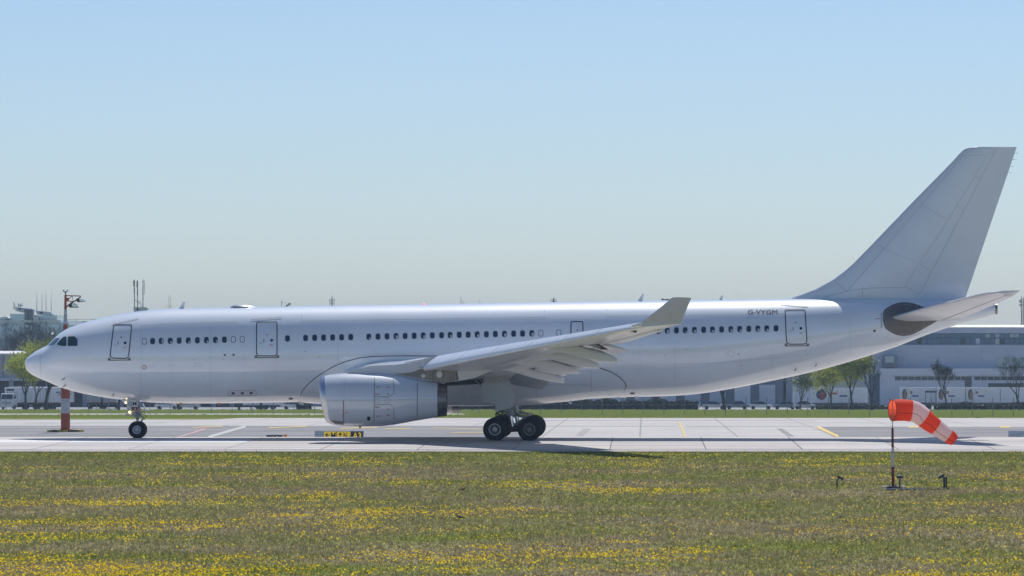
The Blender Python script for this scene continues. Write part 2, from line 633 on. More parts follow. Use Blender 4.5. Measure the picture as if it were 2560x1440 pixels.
def ribbon(mb, pts, w, fn, closed=False, seg=12.0):
    """a thin strip of pixel width w along a pixel polyline on surface fn"""
    P = []
    m = len(pts)
    for i in range(m if closed else m - 1):
        a, b = Vector(pts[i]), Vector(pts[(i + 1) % m])
        k = max(1, int((b - a).length / seg))
        for j in range(k):
            P.append(a.lerp(b, j / k))
    if not closed:
        P.append(Vector(pts[-1]))
    n = len(P)
    v = []
    for i in range(n):
        a = P[i - 1] if (closed or i > 0) else P[i]
        b = P[(i + 1) % n] if (closed or i < n - 1) else P[i]
        d = (b - a)
        d = d.normalized() if d.length > 1e-6 else Vector((1, 0))
        nrm = Vector((-d.y, d.x)) * w / 2
        v += [fn(*(P[i] + nrm)), fn(*(P[i] - nrm))]
    f = []
    for i in range(n if closed else n - 1):
        j = (i + 1) % n
        f.append((2 * i, 2 * i + 1, 2 * j + 1, 2 * j))
    mb.add(v, f)
    return mb


# ------------------------------------------------------------------ ground profile (a field with a crowned taxiway)
PROF = [(-600, -5.2), (-400, -3.8), (-250, -2.5), (-160, -1.6), (-120, -1.2), (-73, -0.72), (-25.6, -0.256),
        (-22.4, -0.224), (-15.9, -0.159), (-9.3, -0.093), (-4.6, -0.046), (2.0, -0.005), (9.0, -0.17), (18, -0.50),
        (30, -0.90), (45, -1.30), (60, -1.37), (68, -1.36), (100, -1.40), (133, -1.46), (175, -1.55), (192, -1.60),
        (275, -2.42), (312, -2.79), (440, -4.06), (524, -4.90), (620, -5.3), (900, -6.0), (1600, -7.0), (2400, -8.0)]
PY = [p[0] for p in PROF]
PZ = [p[1] for p in PROF]


def gz(Y):
    return float(np.interp(Y, PY, PZ))


def ground_y(py, lo, hi):
    """depth at which the ground shows at pixel row py, searched between lo and hi"""
    ys = np.linspace(lo, hi, 4000)
    rows = YH + (H - np.interp(ys, PY, PZ)) * F / (D0 + ys)
    return float(ys[np.argmin(np.abs(rows - py))])


def gpt(px, py, lo=66, hi=520, off=0.0):
    Y = ground_y(py, lo, hi)
    p = at(px, py, Y)
    p.z = gz(Y) + off
    return p


def sheet(name, x0, x1, y0, y1, material, off, extra=(), **props):
    ys = sorted(set([y0, y1] + [y for y in PY if y0 < y < y1] + list(extra)))
    mb = MB()
    v, f = [], []
    fx0 = x0 if callable(x0) else (lambda Y: x0)
    fx1 = x1 if callable(x1) else (lambda Y: x1)
    for y in ys:
        v += [(fx0(y), y, gz(y) + off), (fx1(y), y, gz(y) + off)]
    for i in range(len(ys) - 1):
        f.append((2 * i, 2 * i + 1, 2 * i + 3, 2 * i + 2))
    mb.add(v, f)
    return obj(name, mb, material, **props)


ST = dict(kind='structure')
sheet('ground', -1800, 1800, -600, 2400, 'grass_ground', 0.0, **ST)

# taxiway: a dark joint bed and real slabs on it
taxiway = sheet('taxiway', -400, 400, -25.6, 22, 'joint_fill', 0.02, **ST)
ROWS = [(-22.4, -15.9), (-15.9, -9.3), (-9.3, -4.6), (-4.6, 2.0)]
SX = 5.22
slab_cache = {}
for ri, (a, b) in enumerate(ROWS):
    slope = math.atan2(gz(b) - gz(a), b - a)
    ln = (b - a) / math.cos(slope)
    for i in range(-9, 9):
        xc = 5.97 + (i + 0.5) * SX
        fresh = (ri == 2 and xc < -14)
        key = (ri, fresh)
        if key not in slab_cache:
            o = obj('slab', MB().box((0, 0, 0), (SX - 0.05, ln - 0.04, 0.06)),
                    'concrete_fresh' if fresh else 'concrete_slab', taxiway)
            slab_cache[key] = o
        else:
            o = slab_cache[key].copy()
            COL.objects.link(o)
        o.location = (xc, (a + b) / 2, (gz(a) + gz(b)) / 2 + 0.02 + 0.002 * ((i * 7 + ri * 3) % 3))
        o.rotation_euler = (slope, 0, 0)
for (x0, x1) in ((-400, 5.97 - 9 * SX), (5.97 + 9 * SX, 400)):
    for a, b in ROWS:
        s = sheet('slab_strip', x0, x1, a + 0.02, b - 0.02, 'concrete_slab', 0.05)
        s.parent = taxiway
sh = sheet('shoulder_strip', -400, 400, -25.6, -22.5, 'shoulder', 0.045)
sh.parent = taxiway
sh = sheet('far_strip', -400, 400, 2.03, 22, 'concrete_slab', 0.045)
sh.parent = taxiway

# apron behind: asphalt left and right of a concrete link, then a concrete strip
sheet('concrete_apron', -700, 700, 22, 192, 'concrete_far', 0.012, **ST)


def lerp_edge(pa, pb):
    A, B = gpt(*pa), gpt(*pb)
    return lambda Y: A.x + (B.x - A.x) * (Y - A.y) / (B.y - A.y)


YB = ground_y(1065, 66, 200)
left_edge = lerp_edge((1300, 1092), (1330, 1068))
right_edge = lerp_edge((2094, 1092), (2044, 1068))
sheet('asphalt_apron', -700, left_edge, 46, YB, 'asphalt', 0.024, **ST)
sheet('asphalt_apron', right_edge, 700, 46, YB - 6, 'asphalt', 0.024, **ST)
# the grass reaches further in on the left
gl0, gl1 = ground_y(1049, 66, 300), 192.0
mb = MB()
XA, XB, XL = at(535, 1049, gl0).x, at(600, 1045, gl1).x, -700
mb.add([(XL, gl0, gz(gl0) + .03), (XA, gl0, gz(gl0) + .03), (XB, gl1 + .5, gz(gl1 + .5) + .03), (XL, gl1 + .5, gz(gl1 + .5) + .03)],
       [(0, 1, 2, 3)])
obj('grass_verge', mb, 'grass_verge', **ST)
sheet('far_field', -900, 900, 192, 470, 'grass_verge', 0.012, **ST)
re_ = lerp_edge((1200, 1040), (1140, 1033))
sheet('service_road', -900, lambda Y: re_(Y), 276, 311, 'concrete_far', 0.03, **ST)
sheet('truck_yard', -900, 900, 470, 640, 'yard_asphalt', 0.03, **ST)


def marking(name, pts, w, material, **kw):
    mb = ribbon(MB(), pts, w, lambda x, y: gpt(x, y, off=0.045, **kw), seg=30)
    return obj(name, mb, material, kind='structure')


marking('yellow_line', [(481, 1070), (558, 1067)], 1.6, 'line_yellow')
marking('yellow_line', [(672, 1071), (767, 1067)], 1.8, 'line_yellow')
marking('yellow_line', [(851, 1072.3), (945, 1069)], 1.8, 'line_yellow')
marking('yellow_line', [(962, 1073.5), (1028, 1072.3)], 1.5, 'line_yellow')
marking('yellow_line', [(1082, 1071), (1205, 1074)], 1.2, 'line_yellow')
marking('yellow_line', [(1130, 1083), (1208, 1082)], 1.2, 'line_yellow')
marking('yellow_line', [(1698, 1056), (1714, 1094)], 4.5, 'line_yellow')
marking('yellow_line', [(2044, 1068), (2096, 1093)], 6.0, 'line_yellow')
marking('yellow_line', [(2272, 1068.5), (2296, 1068.5)], 3.4, 'line_yellow')
marking('yellow_line', [(2500, 1068.5), (2526, 1068.5)], 3.4, 'line_yellow')
marking('red_line', [(446, 1094.5), (514, 1073)], 2.6, 'line_red')
marking('pale_line', [(521, 1094), (614, 1067)], 6.0, 'pale_concrete')
for k in range(3):
    marking('sealed_crack', [(1440 + k * 7, 1091.5), (1462 + k * 7, 1072)], .9, 'pale_seal')
    marking('sealed_crack', [(1943 + k * 5, 1072), (1972 + k * 6, 1092)], .9, 'pale_seal')
for a, b in (((1350, 1066.5), (1695, 1067)), ((1715, 1067), (2040, 1066.5)), ((1360, 1052), (2040, 1052.5)), ((60, 1058), (420, 1057))):
    marking('sealed_crack', [a, b], .35, 'pale_seal')
marking('pale_line', [(0, 1070.5), (330, 1071)], 1.0, 'pale_concrete')

# ================================================================== the airliner
S0 = F / D0
plane = thing('airliner', (0, 0, 0), 'large white twin-engine airliner taxiing with its flaps partly out', 'airplane')

# side outline in pixels: x, top, bottom
OUT = [(62, 905, 911), (63.5, 900.5, 917), (67, 896, 925), (77, 887.5, 934.5), (91, 877.5, 942.5), (107, 869, 949.3), (118, 864, 953.8),
       (127, 855, 957.8), (137, 845, 962.3), (149, 834.5, 967), (165, 823.5, 972.5), (189, 813.5, 979.5), (212, 806, 984.7),
       (233, 800.3, 988.8), (262, 793.5, 993.8), (307, 784.3, 999.5), (352, 777.7, 1004), (396, 773.8, 1007.2),
       (450, 771.4, 1008.8), (520, 769.9, 1008.6), (645, 767.6, 1007), (836, 764.3, 1003.6), (960, 762.5, 1001.5),
       (1320, 756.6, 996.0), (1560, 753.0, 992.4), (1640, 752, 991.2), (1707, 751.2, 988.3), (1769, 750.2, 981.5),
       (1852, 749, 967.5), (1940, 747.6, 949.8), (2030, 746.3, 930), (2130, 745.5, 902.5), (2240, 745.5, 867),
       (2320, 746.5, 836), (2400, 749.5, 810), (2462, 755, 794), (2488, 759, 785.5)]
ox = np.array([o[0] for o in OUT], float)
oX = XC + (ox - XV) / S0
oT = H + (YH - np.array([o[1] for o in OUT])) / S0
oB = H + (YH - np.array([o[2] for o in OUT])) / S0


def pchip(xk, yk, x):
    h = np.diff(xk); d = np.diff(yk) / h
    m = np.zeros(len(xk))
    m[0], m[-1] = d[0], d[-1]
    for i in range(1, len(xk) - 1):
        if d[i - 1] * d[i] > 0:
            w1, w2 = 2 * h[i] + h[i - 1], h[i] + 2 * h[i - 1]
            m[i] = (w1 + w2) / (w1 / d[i - 1] + w2 / d[i])
    x = np.clip(np.atleast_1d(np.asarray(x, float)), xk[0], xk[-1])
    i = np.clip(np.searchsorted(xk, x) - 1, 0, len(xk) - 2)
    t = (x - xk[i]) / h[i]
    return ((2 * t**3 - 3 * t**2 + 1) * yk[i] + (t**3 - 2 * t**2 + t) * h[i] * m[i]
            + (-2 * t**3 + 3 * t**2) * yk[i + 1] + (t**3 - t**2) * h[i] * m[i + 1])


NOSE = oX[0]
TX = np.linspace(oX[0], oX[-1], 1600)
TT, TB = pchip(oX, oT, TX), pchip(oX, oB, TX)


def halfw(X):
    t = np.clip((X - NOSE) / 7.2, 0, 1)
    w = 2.82 * (1 - (1 - t) ** 1.8) ** 0.60
    rz = (np.interp(X, TX, TT) - np.interp(X, TX, TB)) / 2
    aft = np.clip((X - (XC + (1700 - XV) / S0)) / 16.0, 0, 1)
    return np.minimum(w, 2.82) * (1 - aft) + aft * rz * 0.96


TW = halfw(TX)
TW[-1] = (TT[-1] - TB[-1]) / 2


def section(X):
    t, b, w = np.interp(X, TX, TT), np.interp(X, TX, TB), np.interp(X, TX, TW)
    return float((t + b) / 2), float((t - b) / 2), float(w)


def fus(off=0.0, side=-1):
    """pixel -> point on the near side of the fuselage skin"""
    def fn(x, y):
        Y = -2.0
        for _ in range(8):
            p = at(x, y, Y)
            zc, rz, w = section(p.x)
            t = max(-0.9995, min(0.9995, (p.z - zc) / rz))
            Y = -w * math.sqrt(1 - t * t)
        p = at(x, y, Y)
        zc, rz, w = section(p.x)
        n = Vector((0, Y / w**2, (p.z - zc) / rz**2)).normalized()
        e = 0.3
        zc2, rz2, w2 = section(p.x + e)
        n.x = -(w2 - w) / e * 0.9
        n.normalize()
        return p + n * off
    return fn


# fuselage skin
NS = 72
xs = np.concatenate([NOSE + 9.0 * np.linspace(0, 1, 60) ** 2.0, np.linspace(NOSE + 9.0, oX[-1], 120)[1:]])
rings = []
for X in xs:
    zc, rz, w = section(X)
    rings.append([(X, w * math.cos(2 * math.pi * k / NS), zc + rz * math.sin(2 * math.pi * k / NS)) for k in range(NS)])
fuselage = obj('fuselage', MB().loft(rings), 'white_paint', plane, smooth=True, sharp=60)

S = fus(0.012)
S2 = fus(0.020)
S3 = fus(0.028)
# exhaust ring of the tail cone
e = xs[-1]
zc, rz, w = section(e)
obj('exhaust_ring', MB().lathe([(-0.02, rz * 1.03), (0.12, rz * 0.98), (0.12, rz * 0.8), (-0.02, rz * 0.78)], (1, 0, 0), (e, 0, zc), 24),
    'heat_metal', plane, smooth=True, sharp=40)

def joints(name, lines, w, fn, material, parent):
    for l in lines:
        obj(name, ribbon(MB(), l, w, fn), material, parent)


# skin joints
joints('skin_joint', [[(352, 815), (410, 811), (480, 808), (594, 806)], [(754, 803.3), (960, 800.2), (1364, 793.6)], [(1518, 791), (1700, 788), (1960, 785.8)]], 1.2, S, 'faint_seam', fuselage)
joints('skin_joint', [[(x, y0), (x, y1)] for x, y0, y1 in ((754, 772, 803), (1112, 764, 798), (1361, 759, 794), (1518, 756, 790))], 0.9, S, 'faint_seam', fuselage)
joints('panel_joint', [[(101.5, 874), (102, 905), (103.5, 943)]], 0.9, S2, 'faint_seam', fuselage)
joints('panel_joint', [[(x, y0), (x, y1)] for x, y0, y1 in ((352, 815, 1000), (527, 806, 1004), (845, 802, 960), (1688, 860, 985), (1930, 870, 945), (2125, 790, 900))]
       + [[(352, 932), (600, 930), (900, 926)], [(1540, 915), (1800, 907), (1960, 893)]], 0.45, S, 'faint_seam', fuselage)
obj('access_panel', ribbon(MB(), quad_round([(487, 908), (501, 908), (501, 915), (487, 915)], 1), 0.6, S, closed=True), 'faint_seam', fuselage)
obj('access_panel', ribbon(MB(), ellipse(1828, 884, 8, 8), 0.6, S, closed=True), 'faint_seam', fuselage)

# passenger windows
def wy(x):
    return 853.2 - (x - 381) * 0.02068


wins = [381.6, 403, 425.6, 448, 470.6, 493.5, 516, 538.5, 561, 718.7, 764, 786.6, 809, 831.6, 854, 877, 922, 945]
wins += [967.6 + 22.62 * i for i in range(6)] + [1104, 1125.4, 1148, 1170.4, 1193, 1216, 1238.5, 1261, 1284, 1306.5, 1329.6]
wins += [1600.7, 1623, 1646, 1668, 1691, 1713, 1736, 1759, 1781, 1804, 1827, 1849, 1872, 1894.5, 1917, 1940]
SH = {403: (0.35, 0.9), 425.6: (.5, .4), 470.6: (.5, .35), 516: (.4, .4), 538.5: (.3, .5), 1125.4: (.45, .5), 1193: (.45, .5), 1261: (.5, .55),
      1329.6: (.5, .6), 1600.7: (0.7, 0.9), 1623: (.6, .7), 1668: (.55, .6), 1713: (.4, .35), 1736: (.6, .5), 1781: (.6, .4), 1827: (.55, .5),
      1849: (.45, .4), 1894.5: (.6, .5)}
for i, x in enumerate(wins):
    if x not in SH and i % 3 == 1 and x > 900:
        SH[x] = (0.34 + 0.05 * (i % 5), 0.35 + 0.09 * (i % 4))
    y = wy(x)
    fr = obj('passenger_window', patch(MB(), rrect(x - 6.3, y - 8.2, x + 6.3, y + 8.2, 5.1), S), 'window_rim', plane)
    obj('pane', patch(MB(), rrect(x - 5.1, y - 7.0, x + 5.1, y + 7.0, 4.3), S2), 'pane', fr)
    if x in SH:
        w, h = SH[x]
        x1 = x + 4.9
        y1 = y + 6.6
        obj('blind', patch(MB(), rrect(x1 - 10 * w, y1 - 13 * h, x1 - 0.4, y1, 0.9), S3), 'blind', fr)
for x in (361, 583.5, 606, 1352, 1397):
    y = wy(x)
    obj('window_plug', ribbon(MB(), rrect(x - 5.6, y - 7.6, x + 5.6, y + 7.6, 4.8), 1.3, S, closed=True, seg=4), 'seam', plane)

mb_r = random.Random(12)
for k in range(34):
    x = 380 + k * 46 + mb_r.uniform(-14, 14)
    y = wy(x) + mb_r.choice((34, 48, 62, 90))
    if 800 < x < 1560 and y > 885 or any(a - 8 < x < b + 8 for a, b in ((268, 332), (636, 700), (1955, 2025))) or x > 2080:
        continue
    w_ = mb_r.uniform(2.5, 6)
    obj('stencil', ribbon(MB(), [(x, y), (x + w_, y)], mb_r.uniform(.6, 1.3), S), 'faint_seam' if k % 4 else 'red_print', plane)
joints('skin_joint', [[(x, wy(x) + 30), (x, wy(x) + 118)] for x in (430, 610, 690, 1600, 1770, 1850)], 0.35, S, 'faint_seam', fuselage)

# cabin doors
DOORS = [([(284.5, 812.5), (329.5, 812), (321, 896.5), (274.5, 895)], (4, 4, 10, 10), True),
         ([(641.5, 806), (692.5, 805.5), (692.5, 890), (641.5, 889.5)], (4, 4, 9, 9), True),
         ([(1427.5, 804.5), (1457, 804.5), (1458, 862), (1427, 862)], (4, 4, 6, 6), False),
         ([(1962.5, 775.5), (2012.5, 775), (2017.5, 860), (1966.5, 860.5)], (4, 4, 10, 10), True)]
for q, r, full in DOORS:
    rq = quad_round(q, r)
    dr = obj('cabin_door', patch(MB(), rq, fus(0.008), (1, .85, .7, .55, .4, .25, .12)), 'white_paint', plane, smooth=True)
    obj('door_seal', ribbon(MB(), rq, 2.3, S2, closed=True, seg=6), 'door_line', dr)
    (ax, ay), (bx, by), (cx, cy), (dx, dy) = q

    def uv(u, v):
        return ((1 - v) * ((1 - u) * ax + u * bx) + v * ((1 - u) * dx + u * cx),
                (1 - v) * ((1 - u) * ay + u * by) + v * ((1 - u) * dy + u * cy))
    if full:
        p = uv(0.74, 0.54)
        obj('door_window', patch(MB(), ellipse(p[0], p[1], 3.6, 3.6), S2, (1, .5)), 'pane', dr)
        a, b = uv(0.36, 0.50), uv(0.35, 0.60)
        obj('handle', ribbon(MB(), [a, b], 1.3, S3, seg=4), 'black_print', dr)
        a = uv(0.2, 0.60)
        mb = MB()
        for k in (0, 3):
            ribbon(mb, [(a[0] - 4, a[1] + k), (a[0] + 4, a[1] + k)], 0.7, S2)
        b = uv(0.73, 0.66)
        obj('notice', mb, 'faint_seam', dr)
        mb = MB()
        for k in (0, 2.6):
            ribbon(mb, [(b[0] - 4, b[1] + k), (b[0] + 4, b[1] + k)], 0.7, S2)
        obj('warning_notice', mb, 'red_print', dr)
        # sill plate with two upturned ends
        mb = MB()
        l, rr = min(dx, ax + (dx - ax)), cx
        yb = max(cy, dy)
        ribbon(mb, [(l - 5, yb + 4.2), (rr + 5.5, yb + 3.7)], 2.2, S2)
        patch(mb, [(l - 5, yb + 5.2), (l + 6, yb + 5.2), (l, yb - 1.5), (l - 2.5, yb - 2.5), (l - 5, yb)], S2, (1, .5))
        patch(mb, [(rr + 5.5, yb + 4.7), (rr - 5, yb + 4.7), (rr + 1, yb - 2), (rr + 3, yb - 3), (rr + 5.5, yb - .5)], S2, (1, .5))
        obj('sill_plate', mb, 'sill_grey', dr)
    p = uv(0.5, 0.375) if full else uv(0.55, 0.36)
    obj('red_placard', patch(MB(), rrect(p[0] - 2.2, p[1] - 1.1, p[0] + 2.2, p[1] + 1.1, .3), S2, (1, .5)), 'red_print', dr)
# rain gutters over the doors
for a, b, w in (((280, 811.5), (346, 797), 1.6), ((628, 800), (705, 794.4), 2.2), ((1951, 762), (2020.5, 767.7), 1.7)):
    obj('rain_gutter', ribbon(MB(), [a, b], w, fus(0.022)), 'faint_seam', plane)

# cockpit glazing
C1, C2 = fus(0.010), fus(0.018)
for nm, poly, m in (('windscreen_pane', [(120.5, 863.6), (128, 855.5), (138, 846.2), (149.5, 845.2), (142.5, 853.5), (133.5, 862.5)], 'windscreen'),
                    ('cockpit_window', [(143.2, 859.5), (150, 851), (158, 843.4), (161, 842), (166, 841.7), (165.4, 864.6), (157.5, 864.8), (144.5, 862.6)], 'cockpit_glass'),
                    ('cockpit_window', [(170.5, 841.5), (186.8, 841.3), (193.4, 849), (193.4, 864.3), (169.8, 864.7)], 'cockpit_glass')):
    cx = sum(p[0] for p in poly) / len(poly); cy = sum(p[1] for p in poly) / len(poly)
    big = [(cx + (x - cx) * 1.035, cy + (y - cy) * 1.035) for x, y in poly]
    if m == 'windscreen':
        big = [(x, max(y, cy + (y - cy) * 1.0)) for x, y in poly]
    fr = obj(nm, patch(MB(), quad_round(big, 1.0, 2), C1, (1, .8, .6, .4, .2)), 'door_line' if m != 'windscreen' else 'window_rim', plane)
    obj('glass', patch(MB(), quad_round(poly, 1.0, 2), C2, (1, .8, .6, .4, .2)), m, fr, smooth=True)

# registration and markings
v_, f_ = text_geo('G-VYGM')
mb = MB()
for dx_, fn_ in ((-.35, S), (.35, fus(0.014)), (0, fus(0.016))):
    mb.add([fn_(1869.5 + a * 74 + dx_, 785.5 - b * 10.7) for a, b in v_], f_)
obj('registration', mb, 'black_print', plane)
mb = MB()
ribbon(mb, ellipse(361, 918, 4.9, 4.9), 1.3, S2, closed=True, seg=3)
obj('static_port_ring', mb, 'red_print', plane)
obj('static_port', patch(MB(), ellipse(361, 918, 4.2, 4.2), S, (1, .5)), 'bare_metal', plane)
for x, y in ((562, 887.5), (584, 887), (2186, 827), (1846, 885), (2018, 886)):
    r = 2.6 if x < 2000 else (3.2 if y < 850 else 1)
    if x == 1846: r = 1.6
    obj('vent_port', patch(MB(), rrect(x - r, y - r * .9, x + r, y + r * .9, r * .6), S, (1, .5)), 'dark_metal', plane)
fr = obj('lavatory_panel', ribbon(MB(), rrect(570.5, 976.5, 641, 989, 3), 0.7, S, closed=True), 'red_print', plane)
for x in (583, 606, 628):
    obj('outlet', patch(MB(), ellipse(x, 983 - (x - 583) * .015, 4.4, 2.9), S, (1, .5)), 'dark_metal', fr)
# air probes at the nose
for x, y in ((162, 945), (164, 961.5), (285, 984), (1990, 920.5), (2041, 910)):
    p, q = S(x, y), fus(0.16)(x - 2.5, y)
    obj('air_probe', MB().tube([p, q, q + Vector((-0.09, 0, 0))], [0.03, 0.025, 0.012], 6), 'dark_metal', plane, smooth=True)

# aerials and beacons on the crown and belly
def blade(name, poly, thick, m='white_paint', Y=0.0):
    pts = [at(x, y, Y - thick / 2) for x, y in poly]
    return obj(name, MB().prism(pts, (0, thick, 0)), m, plane)


blade('blade_aerial', [(446, 773), (458, 755), (463, 753.8), (459, 773)], 0.08)
blade('blade_aerial', [(1593, 754), (1605, 735.6), (1609.5, 735), (1606, 754)], 0.08)
blade('blade_aerial', [(1797, 751), (1803, 738.8), (1808.5, 738.8), (1805, 751)], 0.08)
blade('drain_mast', [(1536, 984), (1545, 986), (1550, 1005), (1547, 1004)], 0.05)
blade('drain_mast', [(744, 1000), (756, 1003), (759.5, 1013), (748, 1011)], 0.06)
blade('drain_mast', [(1417, 1001), (1426, 1001), (1431, 1010), (1423, 1009)], 0.05)
blade('drain_mast', [(1580, 985), (1590, 985), (1597, 998), (1588, 996)], 0.05)
rg = []
for t, hgt, wd in ((0, 0, .05), (.08, .10, .35), (.2, .17, .5), (.6, .17, .5), (.85, .08, .38), (1, 0, .05)):
    X = at(573 + t * 70, 0, 0).x
    zt = float(np.interp(X, TX, TT))
    rg.append([(X, wd * math.cos(math.pi * k / 8), zt - 0.08 + (hgt + 0.06) * math.sin(math.pi * k / 8)) for k in range(9)])
obj('satellite_aerial', MB().loft(rg, cap=True, closed=False), 'bare_metal', plane, smooth=True, sharp=50)
for x, y, m in ((1060, 762, 'red_lens'), (452, 1010, 'amber_lamp'), (548, 1009.5, 'amber_lamp')):
    p = at(x, y, 0)
    obj('beacon_light', MB().sphere(p, 0.09, 8, 6, (1.2, 1, .8)), m if m == 'red_lens' else 'orange', plane, smooth=True)
for x, y, w in ((727, 996.5, 5), (1581, 983.3, 5.5)):
    obj('belly_scoop', patch(MB(), rrect(x - w, y - 1.8, x + w, y + 1.8, .5), S2, (1, .5)), 'black_print', plane)

# ---------------------------------------------------------------- belly fairing
SEAMT = [(748, 1003), (750, 990), (757, 974), (775, 955), (800, 936), (830, 918), (860, 905), (895, 895.5), (930, 891.2), (1000, 889.5), (1100, 890),
         (1250, 893), (1400, 903), (1470, 912), (1500, 919.5), (1530, 930.5), (1550, 943), (1562, 955), (1566, 965), (1560, 976), (1548, 985.5)]
BOT = [(748, 1005.2), (775, 1007.4), (805, 1009.3), (900, 1012.5), (1000, 1014.3), (1200, 1014.3), (1342, 1010.2), (1420, 1003.5), (1474, 996.5),
       (1548, 992.8), (1566, 992.4)]
stx = np.array([s[0] for s in SEAMT]); sty = np.array([s[1] for s in SEAMT], float)
seam_up = [(x, y) for x, y in SEAMT if x <= 1566][:19]
sux = np.array([s[0] for s in seam_up]); suy = np.array([s[1] for s in seam_up], float)
bx_ = np.array([b[0] for b in BOT]); by_ = np.array([b[1] for b in BOT], float)
rings = []
for px in np.concatenate([np.linspace(748, 800, 14), np.linspace(806, 1500, 60), np.linspace(1506, 1566, 16)]):
    X = XC + (px - XV) / S0
    zc, rz, w = section(X)
    ysm = float(np.interp(px, sux, suy))
    p = fus(0.0)(px, ysm)
    th1 = math.asin(max(-1, min(1, (p.z - zc) / rz)))
    zb = H + (YH - float(np.interp(px, bx_, by_))) / S0
    drop = max(0.012, (zc - rz) - zb)
    t = max(0, min(1, (px - 748) / 818))
    side = 0.06 + 0.55 * (math.sin(math.pi * t) ** 0.8)
    row = []
    for k in range(33):
        u = -1 + 2 * k / 32          # -1 near seam .. +1 far seam
        th = -math.pi / 2 + (th1 + math.pi / 2) * abs(u)
        e_ = (1 - abs(u) ** 2.4)
        bulge = 0.014 + drop * e_ * (math.sin(th) ** 2) + side * 0.62 * e_ * math.cos(th) ** 2 * (1 - abs(u)) ** .3
        cx_, cz_ = math.cos(th), math.sin(th)
        row.append((X, math.copysign((w + bulge) * cx_, u) if u else 0.0, zc + (rz + bulge) * cz_))
    rings.append(row)
fairing = obj('belly_fairing', MB().loft(rings, cap=False, closed=False), 'white_paint', plane, smooth=True)
for l in (SEAMT[:11], SEAMT[14:]):
    obj('fairing_seal', ribbon(MB(), l, 2.0, fus(0.03), seg=8), 'seam', fairing)


def fair(off):
    R = np.array(rings)

    def fn(x, y):
        Y = -3.0
        for _ in range(6):
            p = at(x, y, Y)
            i = int(np.clip(np.searchsorted(R[:, 0, 0], p.x), 1, len(R) - 1))
            a = (p.x - R[i - 1, 0, 0]) / max(1e-6, R[i, 0, 0] - R[i - 1, 0, 0])
            row = R[i - 1, :17] * (1 - a) + R[i, :17] * a      # near half, from the seam down to the keel
            zz = row[::-1, 2]
            Y = float(np.interp(p.z, zz, row[::-1, 1]))
        p = at(x, y, Y)
        return p + Vector((0, -off, 0))
    return fn


FN = fair(0.03)
joints('panel_joint', [[(1160, 972), (1160, 1012)], [(1342, 952), (1342, 1006)], [(1478, 925), (1479, 990)], [(1170, 1010), (1176, 998), (1186, 991), (1200, 989)],
                       [(1360, 962), (1478, 962.5)], [(775, 981), (860, 988)]], 0.8, FN, 'faint_seam', fairing)


# ---------------------------------------------------------------- wings
def naca(c, T):
    return 5 * T * (0.2969 * math.sqrt(max(c, 0)) - 0.126 * c - 0.3516 * c**2 + 0.2843 * c**3 - 0.1036 * c**4)


#        Y,    Xle,   Zle,  Xte,  Zte,  max thickness (m)
WST = [(-1.6, -10.75, 3.62, 1.10, 3.35, 1.60), (-2.8, -9.80, 3.75, 1.35, 3.48, 1.45), (-6.0, -7.70, 4.06, 1.85, 3.78, 1.12),
       (-9.4, -5.45, 4.42, 2.20, 4.16, 0.88), (-14.0, -2.43, 4.93, 4.00, 4.86, 0.72), (-19.4, 1.12, 5.50, 6.10, 5.56, 0.56),
       (-24.0, 4.13, 6.00, 7.95, 6.08, 0.42), (-27.2, 6.23, 6.34, 9.22, 6.43, 0.33), (-29.0, 7.41, 6.54, 9.95, 6.62, 0.26)]
wa = np.array(WST)[::-1]


def wst(Y):
    return [float(np.interp(Y, wa[:, 0], wa[:, i])) for i in range(1, 6)]


def wpt(Y, c, up):
    xl, zl, xt, zt, T = wst(Y)
    ch = xt - xl
    h = naca(c, 1.0) * T
    cam_ = 0.10 * T * math.sin(math.pi * min(1, c)) if c < 1 else 0
    return Vector((xl + c * ch, Y, zl + c * (zt - zl) + cam_ + (h * 1.05 if up else -h * 0.95)))


def wsec(Y, c0, c1, n=14, sgn=1):
    cs = [c0 + (c1 - c0) * (0.5 - 0.5 * math.cos(math.pi * k / n)) if c0 < 0.01 else c0 + (c1 - c0) * k / n for k in range(n + 1)]
    up = [wpt(Y, c, True) for c in cs]
    lo = [wpt(Y, c, False) for c in cs]
    ring = up[::-1] + (lo[1:] if c0 < 0.01 else lo)
    return [Vector((p.x, p.y * sgn, p.z)) for p in ring]


SLC = 0.15
DROOP = math.radians(21)


def y_at_le(px):
    ys = np.linspace(-29, -2.8, 2000)
    d = [abs(pxx(wst(y)[0], y) - px) for y in ys]
    return float(ys[int(np.argmin(d))])


